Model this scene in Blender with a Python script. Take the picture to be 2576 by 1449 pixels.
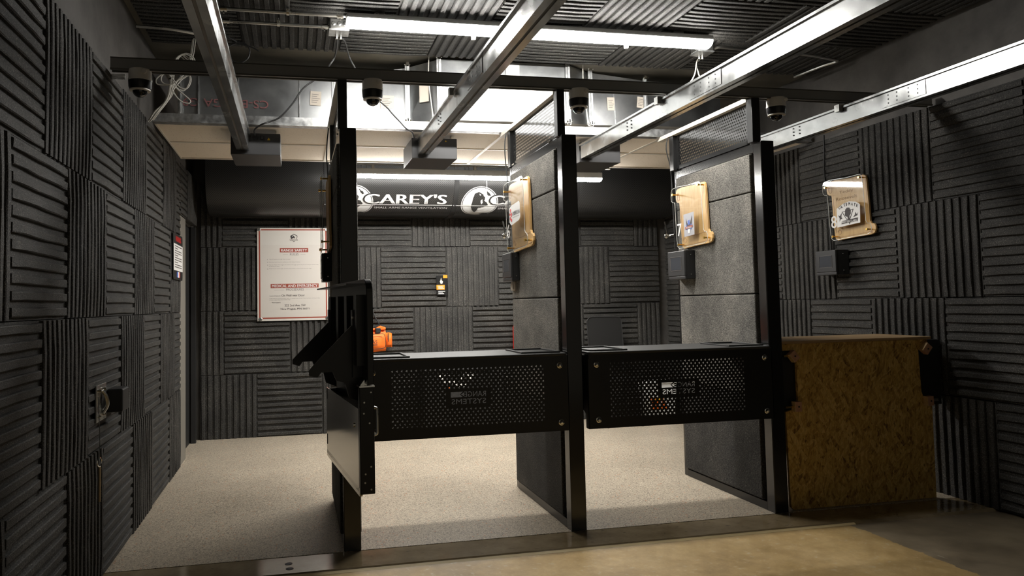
import bpy, bmesh, math, random
from mathutils import Vector, Matrix
random.seed(7)
SC = bpy.context.scene
COL = SC.collection
for _o in list(bpy.data.objects):
    bpy.data.objects.remove(_o)

# ------------------------------------------------------------------ camera, world, exposure
cam_d = bpy.data.cameras.new('camera')
cam = bpy.data.objects.new('camera', cam_d)
COL.objects.link(cam)
SC.camera = cam
cam_d.sensor_width = 36.0
cam_d.sensor_fit = 'HORIZONTAL'
cam_d.lens = 1863.71 / 2576 * 36
cam_d.shift_x = (1288 - 1137.98) / 2576
cam_d.shift_y = -(724.5 - 667.88) / 2576
cam_d.clip_start = 0.02
_R = ((0.9777557791, -0.2088685345, -0.0191721593),
      (-0.0081133489, 0.0536749879, -0.9985254975),
      (0.2095896227, 0.9764696262, 0.0507863579))
cam.matrix_world = Matrix(((_R[0][0], -_R[1][0], -_R[2][0], 0.0),
                           (_R[0][1], -_R[1][1], -_R[2][1], 0.0),
                           (_R[0][2], -_R[1][2], -_R[2][2], 1.24),
                           (0, 0, 0, 1)))
W = bpy.data.worlds.new('world')
SC.world = W
W.use_nodes = True
W.node_tree.nodes['Background'].inputs[0].default_value = (1.0, 0.9, 0.72, 1)
W.node_tree.nodes['Background'].inputs[1].default_value = 0.13
SC.view_settings.view_transform = 'Standard'
SC.view_settings.look = 'None'
SC.view_settings.exposure = 0.0
SC.view_settings.gamma = 1.0
SC.view_settings.use_curve_mapping = False
SC.cycles.max_bounces = 8
SC.cycles.transparent_max_bounces = 12
SC.cycles.sample_clamp_indirect = 6.0
LAMP_FRONT = 108.0
LAMP_REAR = 122.0


# ------------------------------------------------------------------ materials
def mat(name, color=(0.5, 0.5, 0.5), rough=0.5, metal=0.0, spec=0.5, emit=None, estr=0.0):
    m = bpy.data.materials.new(name)
    m.use_nodes = True
    b = m.node_tree.nodes['Principled BSDF']
    b.inputs['Base Color'].default_value = (*color, 1)
    b.inputs['Roughness'].default_value = rough
    b.inputs['Metallic'].default_value = metal
    b.inputs['Specular IOR Level'].default_value = spec
    if emit:
        b.inputs['Emission Color'].default_value = (*emit, 1)
        b.inputs['Emission Strength'].default_value = estr
    return m


class NT:
    def __init__(s, m):
        s.t = m.node_tree
        s.b = s.t.nodes['Principled BSDF']
        s.pos = s.t.nodes.new('ShaderNodeNewGeometry').outputs['Position']

    def n(s, kind, **kw):
        nd = s.t.nodes.new(kind)
        for k, v in kw.items():
            if k in nd.inputs.keys():
                nd.inputs[k].default_value = v
            else:
                setattr(nd, k, v)
        return nd

    def l(s, a, b):
        s.t.links.new(a, b)

    def scaled(s, sc):
        mp = s.n('ShaderNodeMapping')
        mp.inputs['Scale'].default_value = sc
        s.l(s.pos, mp.inputs['Vector'])
        return mp.outputs['Vector']

    def noise(s, scale, detail=2, rough=0.5, vec=None):
        nd = s.n('ShaderNodeTexNoise', Scale=scale, Detail=detail, Roughness=rough)
        s.l(vec or s.pos, nd.inputs['Vector'])
        return nd.outputs['Fac']

    def ramp(s, fac, stops, interp='LINEAR'):
        r = s.n('ShaderNodeValToRGB')
        e = r.color_ramp.elements
        r.color_ramp.interpolation = interp
        while len(e) < len(stops):
            e.new(0.5)
        for el, (p, c) in zip(e, stops):
            el.position = p
            el.color = (*c, 1) if len(c) == 3 else c
        s.l(fac, r.inputs['Fac'])
        return r.outputs['Color']

    def mix(s, fac, a, b, blend='MIX'):
        m = s.n('ShaderNodeMix', data_type='RGBA', blend_type=blend)
        for sock, v in ((0, fac), (6, a), (7, b)):
            if hasattr(v, 'is_output'):
                s.l(v, m.inputs[sock])
            elif sock == 0:
                m.inputs[0].default_value = v
            else:
                m.inputs[sock].default_value = (*v, 1)
        return m.outputs[2]

    def math(s, op, a, b=None):
        m = s.n('ShaderNodeMath', operation=op)
        for i, v in enumerate((a, b)):
            if v is None:
                continue
            if hasattr(v, 'is_output'):
                s.l(v, m.inputs[i])
            else:
                m.inputs[i].default_value = v
        return m.outputs[0]

    def bump(s, h, strength=0.3, dist=0.01):
        b = s.n('ShaderNodeBump', Strength=strength, Distance=dist)
        s.l(h, b.inputs['Height'])
        s.l(b.outputs['Normal'], s.b.inputs['Normal'])

    def base(s, c):
        s.l(c, s.b.inputs['Base Color'])

    def rough(s, f):
        s.l(f, s.b.inputs['Roughness'])


def speckled(name, dark, mid, light, scale=160, big=5, rough=0.9, bump=0.5, thr=0.68, spec=0.3):
    m = mat(name, mid, rough, spec=spec)
    t = NT(m)
    c = t.ramp(t.noise(scale, 2, 0.75), [(0.36, dark), (0.52, mid), (thr - 0.06, tuple(1.25 * q for q in mid)), (thr + 0.06, light)])
    c2 = t.ramp(t.noise(big, 5, 0.65), [(0.28, (0.55, 0.55, 0.55)), (0.5, (0.95, 0.95, 0.94)), (0.72, (1.5, 1.47, 1.42))])
    t.base(t.mix(1.0, c, c2, 'MULTIPLY'))
    t.bump(t.noise(scale * 1.3, 2, 0.7), bump, 0.004)
    return m


M = {}
M['foam'] = speckled('ribbed_rubber_tile', (0.01, 0.0098, 0.009), (0.04, 0.0385, 0.036), (0.24, 0.23, 0.2), 210, 4, rough=0.68, spec=0.4, bump=0.8, thr=0.66)
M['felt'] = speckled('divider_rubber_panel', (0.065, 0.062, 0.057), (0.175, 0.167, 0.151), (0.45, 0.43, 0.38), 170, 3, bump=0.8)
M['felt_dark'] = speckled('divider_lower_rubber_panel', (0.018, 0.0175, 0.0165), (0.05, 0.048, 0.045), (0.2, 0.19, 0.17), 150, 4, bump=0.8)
M['wall'] = mat('dark_painted_concrete', (0.05, 0.047, 0.044), 0.8)
_t = NT(M['wall'])
_t.base(_t.ramp(_t.noise(3, 6, 0.65), [(0.3, (0.062, 0.058, 0.054)), (0.7, (0.125, 0.117, 0.108))]))
_t.bump(_t.noise(60, 4), 0.25, 0.004)
M['slab'] = mat('bare_concrete_ceiling', (0.2, 0.18, 0.14), 0.85)
_t = NT(M['slab'])
_t.base(_t.ramp(_t.noise(4, 5), [(0.3, (0.13, 0.12, 0.095)), (0.7, (0.22, 0.2, 0.16))]))

M['rubber_floor'] = mat('speckled_rubber_floor', (0.3, 0.26, 0.2), 0.38, spec=0.3)
_t = NT(M['rubber_floor'])
_v = _t.n('ShaderNodeTexVoronoi', Scale=190.0)
_t.l(_t.pos, _v.inputs['Vector'])
_c = _t.ramp(_v.outputs['Color'], [(0.0, (0.16, 0.135, 0.11)), (0.14, (0.3, 0.255, 0.2)), (0.38, (0.46, 0.395, 0.3)),
                                  (0.7, (0.56, 0.49, 0.38)), (0.9, (0.66, 0.595, 0.475))], 'CONSTANT')
_v2 = _t.n('ShaderNodeTexVoronoi', Scale=62.0)
_t.l(_t.pos, _v2.inputs['Vector'])
_sep = _t.n('ShaderNodeSeparateColor')
_t.l(_v2.outputs['Color'], _sep.inputs[0])
_or = _t.math('MULTIPLY', _t.math('GREATER_THAN', _sep.outputs[0], 0.93), _t.math('LESS_THAN', _v2.outputs['Distance'], 0.3))
_c = _t.mix(_or, _c, (0.5, 0.22, 0.1))
_w = _t.ramp(_t.noise(1.6, 4), [(0.3, (0.86, 0.86, 0.86)), (0.7, (1.05, 1.05, 1.05))])
_t.base(_t.mix(1.0, _c, _w, 'MULTIPLY'))
_t.bump(_t.noise(140, 2), 0.25, 0.003)

M['floor'] = mat('brown_sealed_concrete', (0.2, 0.15, 0.08), 0.35, spec=0.4)
_t = NT(M['floor'])
_n1 = _t.noise(2.2, 12, 0.7)
_c = _t.ramp(_n1, [(0.3, (0.2, 0.13, 0.048)), (0.48, (0.31, 0.21, 0.088)), (0.56, (0.35, 0.245, 0.11)), (0.7, (0.43, 0.31, 0.155))])
_c = _t.mix(_t.ramp(_t.noise(36, 3), [(0.62, (0, 0, 0)), (0.72, (0.6, 0.6, 0.6))]), _c, (0.34, 0.29, 0.2))
_c = _t.mix(1.0, _c, _t.ramp(_t.noise(18, 10, 0.8), [(0.3, (0.8, 0.8, 0.78)), (0.7, (1.15, 1.15, 1.13))]), 'MULTIPLY')
_sx = _t.n('ShaderNodeSeparateXYZ')
_t.l(_t.pos, _sx.inputs[0])
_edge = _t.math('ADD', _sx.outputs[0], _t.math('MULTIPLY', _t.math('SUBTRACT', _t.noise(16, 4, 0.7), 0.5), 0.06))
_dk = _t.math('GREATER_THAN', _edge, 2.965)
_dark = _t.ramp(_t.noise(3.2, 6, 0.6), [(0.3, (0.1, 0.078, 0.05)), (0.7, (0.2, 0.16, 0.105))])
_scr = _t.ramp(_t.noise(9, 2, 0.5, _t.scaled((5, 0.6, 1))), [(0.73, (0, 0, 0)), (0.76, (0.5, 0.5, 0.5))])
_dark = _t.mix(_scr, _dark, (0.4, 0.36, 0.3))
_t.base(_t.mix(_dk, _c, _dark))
_t.rough(_t.ramp(_t.noise(6, 5), [(0.3, (0.4, 0.4, 0.4)), (0.7, (0.6, 0.6, 0.6))]))
_t.bump(_t.noise(25, 5), 0.08, 0.004)
M['strip'] = mat('grey_worn_concrete', (0.22, 0.2, 0.16), 0.1, spec=0.8)
_t = NT(M['strip'])
_c = _t.ramp(_t.noise(5, 6, 0.65), [(0.3, (0.15, 0.112, 0.06)), (0.7, (0.28, 0.22, 0.135))])
_t.base(_t.mix(_t.ramp(_t.noise(20, 3, 0.6, _t.scaled((0.6, 3, 1))), [(0.64, (0, 0, 0)), (0.7, (0.7, 0.7, 0.7))]), _c, (0.08, 0.07, 0.055)))

M['edge_line'] = mat('pale_yellow_edge', (0.75, 0.6, 0.32), 0.45)
M['black'] = mat('black_powder_coat', (0.011, 0.011, 0.011), 0.32, spec=0.5)
_t = NT(M['black'])
_t.bump(_t.noise(500, 1), 0.05, 0.001)
M['gloss_black'] = mat('gloss_black_steel', (0.012, 0.012, 0.012), 0.16, spec=0.6)
M['matte_black'] = mat('matte_black', (0.012, 0.012, 0.012), 0.6)
M['counter_top'] = mat('textured_black_counter', (0.04, 0.04, 0.039), 0.48, spec=0.4)
_t = NT(M['counter_top'])
_t.bump(_t.noise(700, 2), 0.2, 0.001)
M['beam'] = mat('dark_grey_strut', (0.26, 0.255, 0.24), 0.45, 0.3)
M['beam_lip'] = mat('strut_lip', (0.13, 0.125, 0.11), 0.4, 0.6)


def galv(name, lo, hi, r0=0.22, r1=0.42, scale=14):
    m = mat(name, hi, 0.3, 1.0)
    t = NT(m)
    t.base(t.ramp(t.noise(scale, 5, 0.6), [(0.3, lo), (0.7, hi)]))
    t.rough(t.ramp(t.noise(scale * 0.7, 4), [(0.3, (r0,) * 3), (0.7, (r1,) * 3)]))
    return m


M['galv'] = galv('galvanized_rail', (0.4, 0.41, 0.41), (0.56, 0.57, 0.565), 0.18, 0.3, 10)
M['duct'] = galv('galvanized_duct', (0.3, 0.31, 0.315), (0.46, 0.47, 0.47), 0.3, 0.46, 5)
M['track'] = galv('galvanized_track', (0.4, 0.41, 0.41), (0.75, 0.76, 0.76), 0.3, 0.5, 30)
M['conduit'] = galv('steel_conduit', (0.55, 0.55, 0.53), (0.7, 0.7, 0.67), 0.25, 0.35)
M['chrome'] = mat('chrome', (0.75, 0.74, 0.7), 0.15, 1.0)
M['brass'] = mat('brass_standoff', (0.75, 0.48, 0.12), 0.25, 1.0)
M['rod_metal'] = mat('dull_rod_metal', (0.4, 0.33, 0.24), 0.35, 1.0)
M['sheet'] = mat('brushed_dark_steel', (0.5, 0.48, 0.44), 0.1, 1.0)
M['tile'] = mat('ceiling_tile', (0.85, 0.77, 0.65), 0.9)
_t = NT(M['tile'])
_t.base(_t.mix(_t.ramp(_t.noise(120, 2, 0.5, _t.scaled((1, 1, 1))), [(0.66, (0, 0, 0)), (0.7, (1, 1, 1))]), (0.88, 0.79, 0.665), (0.55, 0.46, 0.36)))
_t.bump(_t.noise(130, 3), 0.2, 0.002)
M['grid'] = mat('white_ceiling_grid', (0.72, 0.68, 0.6), 0.5)
M['housing'] = mat('grey_lamp_housing', (0.3, 0.3, 0.29), 0.5)
M['lens_front'] = mat('lit_lens_front', (0.9, 0.9, 0.9), 0.4, emit=(1.0, 0.97, 0.92), estr=LAMP_FRONT)
M['lens_rear'] = mat('lit_lens_rear', (0.9, 0.9, 0.9), 0.4, emit=(1.0, 0.97, 0.92), estr=LAMP_REAR)
M['cam_white'] = mat('camera_white_plastic', (0.75, 0.72, 0.66), 0.45)
M['cam_black'] = mat('camera_black_plastic', (0.012, 0.012, 0.012), 0.35)
M['dome'] = mat('smoked_dome', (0.01, 0.01, 0.01), 0.05, spec=0.8)
M['box_grey'] = mat('motor_box_grey', (0.05, 0.05, 0.052), 0.5)
M['white'] = mat('white_print', (0.75, 0.74, 0.72), 0.6)
M['logo_white'] = mat('diffuser_lettering_white', (0.5, 0.5, 0.49), 0.6)
M['offwhite'] = mat('poster_paper', (0.62, 0.59, 0.545), 0.55)
M['paper'] = mat('paper_label', (0.6, 0.54, 0.46), 0.7)
M['print_black'] = mat('black_print', (0.035, 0.028, 0.028), 0.6)
M['print_grey'] = mat('grey_print', (0.13, 0.12, 0.115), 0.6)
M['band'] = mat('poster_lower_tone', (0.595, 0.56, 0.515), 0.55)
M['red_print'] = mat('brick_red_print', (0.3, 0.06, 0.035), 0.6)
M['bright_red'] = mat('bright_red_print', (0.6, 0.012, 0.012), 0.5)
M['duct_ink'] = mat('faded_red_ink', (0.22, 0.085, 0.085), 0.6)
M['blue_print'] = mat('blue_print', (0.04, 0.1, 0.4), 0.5)
M['yellow'] = mat('yellow_print', (0.8, 0.5, 0.02), 0.5)
M['orange_print'] = mat('orange_print', (0.8, 0.26, 0.01), 0.5)
M['light_grey'] = mat('grey_sticker', (0.35, 0.35, 0.38), 0.5)
M['orange'] = mat('orange_nylon', (0.85, 0.16, 0.012), 0.65)
_t = NT(M['orange'])
_t.bump(_t.noise(25, 3), 0.35, 0.01)
M['red'] = mat('red_enamel', (0.45, 0.02, 0.012), 0.25)
M['white_cable'] = mat('white_cable', (0.6, 0.58, 0.52), 0.5)
M['black_cable'] = mat('black_cable', (0.015, 0.015, 0.015), 0.5)
M['grey_cable'] = mat('grey_cable', (0.25, 0.25, 0.24), 0.45)
M['screen'] = mat('dark_screen', (0.05, 0.055, 0.065), 0.2, spec=0.6)
M['ctrl'] = mat('controller_face', (0.045, 0.045, 0.046), 0.4, 0.3)
M['door_grey'] = mat('grey_painted_door', (0.2, 0.187, 0.16), 0.5)
M['bin_white'] = mat('white_bin', (0.7, 0.7, 0.68), 0.4)

M['osb'] = mat('osb_board', (0.4, 0.22, 0.06), 0.7)
_t = NT(M['osb'])
_cs = []
for _ang, _sc in ((0.25, 60), (0.85, 62), (-0.5, 50)):
    _mp = _t.n('ShaderNodeMapping')
    _mp.inputs['Rotation'].default_value = (0, _ang, 0)
    _mp.vector_type = 'TEXTURE'
    _mp.inputs['Scale'].default_value = (1, 1, 3.6)
    _t.l(_t.pos, _mp.inputs['Vector'])
    _v = _t.n('ShaderNodeTexVoronoi', Scale=float(_sc))
    _t.l(_mp.outputs['Vector'], _v.inputs['Vector'])
    _s = _t.n('ShaderNodeSeparateColor')
    _t.l(_v.outputs['Color'], _s.inputs[0])
    _cs.append(_s)
_pick = _t.math('GREATER_THAN', _t.noise(14, 5), 0.5)
_f = _t.mix(_pick, _cs[0].outputs[0], _cs[1].outputs[1])
_f = _t.mix(_t.math('GREATER_THAN', _cs[2].outputs[0], 0.7), _f, _cs[2].outputs[1])
_st = []
for _ang in (0.12, 0.75, -0.55):
    _mp = _t.n('ShaderNodeMapping')
    _mp.inputs['Rotation'].default_value = (0, _ang, 0)
    _mp.vector_type = 'TEXTURE'
    _mp.inputs['Scale'].default_value = (1 / 9, 1 / 9, 1 / 1.3)
    _t.l(_t.pos, _mp.inputs['Vector'])
    _st.append(_t.noise(7.0, 5, 0.7, _mp.outputs['Vector']))
_sf = _t.mix(_t.math('GREATER_THAN', _cs[2].outputs[0], 0.62), _st[0], _st[1])
_sf = _t.mix(_t.math('GREATER_THAN', _cs[1].outputs[2], 0.72), _sf, _st[2])
_sf = _t.ramp(_sf, [(0.3, (0, 0, 0)), (0.7, (1, 1, 1))])
_f = _t.mix(0.55, _f, _sf)
_c = _t.ramp(_f, [(0.12, (0.15, 0.07, 0.014)), (0.34, (0.46, 0.275, 0.062)), (0.55, (0.6, 0.39, 0.1)), (0.85, (0.76, 0.53, 0.19))])
_g = _t.ramp(_t.noise(60, 4, 0.6, _t.scaled((3, 3, 0.5))), [(0.3, (0.7, 0.7, 0.7)), (0.7, (1.1, 1.1, 1.1))])
_c = _t.mix(_t.ramp(_t.noise(26, 4, 0.7, _t.scaled((1.6, 1.6, 0.7))), [(0.64, (0, 0, 0)), (0.7, (0.75, 0.75, 0.75))]), _c, (0.15, 0.075, 0.018))
_t.base(_t.mix(1.0, _c, _g, 'MULTIPLY'))
_t.bump(_f, 0.25, 0.003)


def wood(name, lo, hi, sc=(2, 30, 30), rough=0.5):
    m = mat(name, hi, rough)
    t = NT(m)
    t.base(t.ramp(t.noise(2.0, 4, 0.6, t.scaled(sc)), [(0.3, lo), (0.7, hi)]))
    return m


M['ply'] = wood('plywood_top', (0.3, 0.19, 0.09), (0.48, 0.34, 0.19), (3, 40, 40))
M['maple'] = wood('pale_sign_wood', (0.6, 0.36, 0.13), (0.72, 0.47, 0.2), (30, 30, 4), 0.4)
M['block'] = wood('latch_block_wood', (0.42, 0.22, 0.14), (0.52, 0.3, 0.2), (20, 20, 20))
M['block_end'] = wood('latch_block_pale', (0.5, 0.34, 0.17), (0.6, 0.44, 0.24), (20, 20, 20))

M['acrylic'] = bpy.data.materials.new('clear_acrylic')
M['acrylic'].use_nodes = True
_nt = M['acrylic'].node_tree
_nt.nodes.clear()
_o = _nt.nodes.new('ShaderNodeOutputMaterial')
_mx = _nt.nodes.new('ShaderNodeMixShader')
_tr = _nt.nodes.new('ShaderNodeBsdfTransparent')
_tr.inputs[0].default_value = (0.96, 0.965, 0.96, 1)
_gl = _nt.nodes.new('ShaderNodeBsdfGlossy')
_gl.inputs['Roughness'].default_value = 0.04
_lw = _nt.nodes.new('ShaderNodeLayerWeight')
_lw.inputs[0].default_value = 0.5
_pw = _nt.nodes.new('ShaderNodeMath')
_pw.operation = 'POWER'
_pw.inputs[1].default_value = 5.0
_nt.links.new(_lw.outputs['Facing'], _pw.inputs[0])
_fr = _nt.nodes.new('ShaderNodeMath')
_fr.operation = 'MULTIPLY_ADD'
_fr.inputs[1].default_value = 0.9
_fr.inputs[2].default_value = 0.045
_nt.links.new(_pw.outputs[0], _fr.inputs[0])
_nt.links.new(_fr.outputs[0], _mx.inputs[0])
_nt.links.new(_tr.outputs[0], _mx.inputs[1])
_nt.links.new(_gl.outputs[0], _mx.inputs[2])
_nt.links.new(_mx.outputs[0], _o.inputs[0])
M['edge'] = mat('acrylic_edge', (0.7, 0.72, 0.7), 0.2)

M['perf'] = mat('perforated_black_diffuser', (0.05, 0.05, 0.05), 0.38, spec=0.5)
_t = NT(M['perf'])
_vv = _t.n('ShaderNodeTexVoronoi', Scale=1.0, Randomness=0.0)
_pm = _t.n('ShaderNodeMapping')
_pm.inputs['Rotation'].default_value = (0, math.radians(45), 0)
_pm.inputs['Scale'].default_value = (75, 0.0, 75)
_t.l(_t.pos, _pm.inputs['Vector'])
_t.l(_pm.outputs['Vector'], _vv.inputs['Vector'])
_dots = _t.ramp(_vv.outputs['Distance'], [(0.28, (0.004, 0.004, 0.004)), (0.36, (0.034, 0.034, 0.0335))])
_t.base(_dots)


# ------------------------------------------------------------------ mesh building
class MB:
    def __init__(s):
        s.v, s.f = [], []

    def add(s, vs, fs):
        k = len(s.v)
        s.v += [tuple(v) for v in vs]
        s.f += [tuple(i + k for i in f) for f in fs]
        return s

    def box(s, x0, x1, y0, y1, z0, z1, fr=None):
        vs = [(x, y, z) for z in (z0, z1) for y in (y0, y1) for x in (x0, x1)]
        if fr:
            vs = [fr(*v) for v in vs]
        return s.add(vs, [(0, 2, 3, 1), (4, 5, 7, 6), (0, 1, 5, 4), (2, 6, 7, 3), (0, 4, 6, 2), (1, 3, 7, 5)])

    def prism(s, poly, ext):
        n = len(poly)
        e = Vector(ext)
        vs = [Vector(p) for p in poly] + [Vector(p) + e for p in poly]
        fs = [tuple(range(n - 1, -1, -1)), tuple(range(n, 2 * n))]
        fs += [(i, (i + 1) % n, n + (i + 1) % n, n + i) for i in range(n)]
        return s.add(vs, fs)

    def cyl(s, p0, p1, r0, r1=None, n=12, caps=True):
        r1 = r0 if r1 is None else r1
        p0, p1 = Vector(p0), Vector(p1)
        d = (p1 - p0).normalized()
        a = d.orthogonal().normalized()
        b = d.cross(a)
        vs = []
        for p, r in ((p0, r0), (p1, r1)):
            vs += [p + r * (math.cos(2 * math.pi * i / n) * a + math.sin(2 * math.pi * i / n) * b) for i in range(n)]
        fs = [(i, (i + 1) % n, n + (i + 1) % n, n + i) for i in range(n)]
        if caps:
            fs += [tuple(range(n - 1, -1, -1)), tuple(range(n, 2 * n))]
        return s.add(vs, fs)

    def lathe(s, c, prof, n=20, axis='z', close=True):
        vs = []
        for r, h in prof:
            for i in range(n):
                a = 2 * math.pi * i / n
                p = (r * math.cos(a), r * math.sin(a), h)
                if axis == 'y':
                    p = (p[0], p[2], p[1])
                elif axis == 'x':
                    p = (p[2], p[0], p[1])
                vs.append((c[0] + p[0], c[1] + p[1], c[2] + p[2]))
        fs = []
        for j in range(len(prof) - 1):
            fs += [(j * n + i, j * n + (i + 1) % n, (j + 1) * n + (i + 1) % n, (j + 1) * n + i) for i in range(n)]
        if close:
            fs += [tuple(range(n - 1, -1, -1)), tuple((len(prof) - 1) * n + i for i in range(n))]
        return s.add(vs, fs)

    def tube(s, pts, r, n=8, smooth=4, closed=False):
        P = [Vector(p) for p in pts]
        if smooth > 1:
            Q = []
            m = len(P)
            for i in range(m - 1):
                p0, p1, p2, p3 = P[max(i - 1, 0)], P[i], P[i + 1], P[min(i + 2, m - 1)]
                for k in range(smooth):
                    t = k / smooth
                    Q.append(0.5 * ((2 * p1) + (p2 - p0) * t + (2 * p0 - 5 * p1 + 4 * p2 - p3) * t * t + (3 * p1 - p0 - 3 * p2 + p3) * t ** 3))
            Q.append(P[-1])
            P = Q
        m = len(P)
        up = None
        vs = []
        for i in range(m):
            d = (P[min(i + 1, m - 1)] - P[max(i - 1, 0)])
            d = d.normalized() if d.length > 1e-9 else Vector((0, 0, 1))
            a = (up - d * up.dot(d)) if up is not None else d.orthogonal()
            if a.length < 1e-6:
                a = d.orthogonal()
            a.normalize()
            up = a
            b = d.cross(a)
            vs += [P[i] + r * (math.cos(2 * math.pi * k / n) * a + math.sin(2 * math.pi * k / n) * b) for k in range(n)]
        fs = []
        for j in range(m - 1):
            fs += [(j * n + i, j * n + (i + 1) % n, (j + 1) * n + (i + 1) % n, (j + 1) * n + i) for i in range(n)]
        fs += [tuple(range(n - 1, -1, -1)), tuple((m - 1) * n + i for i in range(n))]
        return s.add(vs, fs)

    def quad(s, o, ex, ey, w, h):
        o, ex, ey = Vector(o), Vector(ex), Vector(ey)
        return s.add([o, o + ex * w, o + ex * w + ey * h, o + ey * h], [(0, 1, 2, 3)])

    def text(s, body, o, ex, ey, w=None, h=None, bold=0.0, fmap=None, align='l'):
        vs, fs, bw, bh = text_mesh(body)
        if bold:
            v0, f0, k = vs, fs, len(vs)
            off = [bold * q for q in (-0.8, 0.0, 0.8)]
            vs = [(p[0] + d, p[1]) for d in off for p in v0]
            fs = [tuple(i + k * q for i in f) for q in range(3) for f in f0]
        sx = w / bw if w else h / bh
        sy = h / bh if h else w / bw
        sh = {'l': 0.0, 'c': -0.5 * bw * sx, 'r': -bw * sx}[align]
        if fmap:
            return s.add([fmap(v[0] * sx + sh, v[1] * sy) for v in vs], fs)
        o, ex, ey = Vector(o), Vector(ex), Vector(ey)
        n = ex.cross(ey).normalized() * 0.00025
        m = len(vs) // 3 if bold else len(vs) + 1
        return s.add([o + ex * (v[0] * sx + sh) + ey * (v[1] * sy) + n * (i // m) for i, v in enumerate(vs)], fs)

    def mesh(s, name):
        me = bpy.data.meshes.new(name)
        me.from_pydata(s.v, [], s.f)
        me.update()
        return me

    def build(s, name, m, parent=None, smooth=False, bevel=0.0, fix=True):
        me = s.mesh(name)
        if fix:
            bm = bmesh.new()
            bm.from_mesh(me)
            bmesh.ops.recalc_face_normals(bm, faces=bm.faces)
            bm.to_mesh(me)
            bm.free()
        return put(name, me, m, parent, smooth, bevel)


def put(name, me, m, parent=None, smooth=False, bevel=0.0):
    me.materials.clear()
    me.materials.append(M[m] if isinstance(m, str) else m)
    o = bpy.data.objects.new(name, me)
    COL.objects.link(o)
    if parent is not None:
        child_of(o, parent)
    if smooth:
        for p in me.polygons:
            p.use_smooth = True
        me.set_sharp_from_angle(angle=math.radians(38))
    if bevel:
        b = o.modifiers.new('bevel', 'BEVEL')
        b.width = bevel
        b.segments = 2
        b.limit_method = 'ANGLE'
    return o


def world_loc(o):
    p = Vector((0, 0, 0))
    while o is not None:
        p += o.location
        if o.parent is not None:
            p += o.matrix_parent_inverse.translation
        o = o.parent
    return p


def child_of(o, parent):
    o.parent = parent
    o.matrix_parent_inverse = Matrix.Translation(-world_loc(parent))


_TX = {}


def text_mesh(body, bold=0.0):
    k = (body, bold)
    if k not in _TX:
        cu = bpy.data.curves.new('txt', 'FONT')
        cu.body = body
        cu.offset = bold
        cu.resolution_u = 3
        cu.fill_mode = 'FRONT'
        o = bpy.data.objects.new('txt', cu)
        COL.objects.link(o)
        dg = bpy.context.evaluated_depsgraph_get()
        dg.update()
        me = bpy.data.meshes.new_from_object(o.evaluated_get(dg))
        vs = [v.co.copy() for v in me.vertices]
        fs = [tuple(p.vertices) for p in me.polygons]
        bpy.data.objects.remove(o)
        bpy.data.meshes.remove(me)
        x0 = min(v.x for v in vs)
        y0 = min(v.y for v in vs)
        x1 = max(v.x for v in vs)
        y1 = max(v.y for v in vs)
        _TX[k] = ([(v.x - x0, v.y - y0) for v in vs], fs, x1 - x0, y1 - y0)
    return _TX[k]


def thing(name, label, cat, loc=(0, 0, 0), group=None):
    o = bpy.data.objects.new(name, None)
    o.empty_display_size = 0.1
    COL.objects.link(o)
    o.location = loc
    tag(o, label, cat, group)
    return o


def tag(o, label, cat, group=None):
    o['label'] = label
    o['category'] = cat
    if group:
        o['group'] = group
    return o


def struct(o):
    o['kind'] = 'structure'
    return o


# ------------------------------------------------------------------ the room
XL, XR, YB = -0.872, 3.92, 7.345      # faces of the ribbed tiles
ZC = 2.93
TH = 0.055
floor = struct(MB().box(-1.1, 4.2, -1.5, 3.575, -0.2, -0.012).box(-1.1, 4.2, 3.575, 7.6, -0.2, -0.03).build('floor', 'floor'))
MB().prism([(-1.05, 3.575, -0.012), (-1.05, 3.6, 0.0), (-1.05, 3.83, 0.0), (-1.05, 3.83, -0.03), (-1.05, 3.575, -0.03)], (5.2, 0, 0)).build('concrete_strip', 'strip', floor)
MB().add([(-0.92, 3.5735, -0.0115), (3.0, 3.5735, -0.0115), (3.0, 3.589, -0.0045), (-0.92, 3.589, -0.0045)], [(0, 1, 2, 3)]).build('step_edge_line', 'edge_line', floor)  # thin pale yellow line along the chamfer of the concrete step
MB().box(-0.95, 4.0, 3.832, 7.42, -0.03, 0.002).build('rubber_flooring', 'rubber_floor', floor)
b = MB()
for x, y in ((-0.035, 3.73), (-0.03, 3.66)):
    b.lathe((x, y, 0), [(0.018, -0.001), (0.018, 0.001), (0.012, 0.0015)], 14)
b.build('floor_anchor', 'matte_black', floor)
ceiling = struct(MB().box(-1.1, 4.2, -1.5, 7.6, ZC + TH, ZC + 0.2).build('ceiling', 'slab'))
wall_left = struct(MB().box(-1.1, XL - TH, -1.5, 6.2, -0.2, 3.1).box(-1.1, XL - TH, 6.2, 7.6, 1.99, 3.1).box(-1.1, XL - TH, 7.25, 7.6, -0.2, 1.99)
                   .box(-1.1, -1.05, 6.2, 7.25, -0.2, 1.99).build('wall_left', 'wall'))
wall_right = struct(MB().box(XR + TH, 4.2, -1.5, 7.6, -0.2, 3.1).build('wall_right', 'wall'))
wall_back = struct(MB().box(-1.1, 4.2, YB + TH, 7.6, -0.2, 3.1).build('wall_back', 'wall'))

_FM = {}


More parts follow.
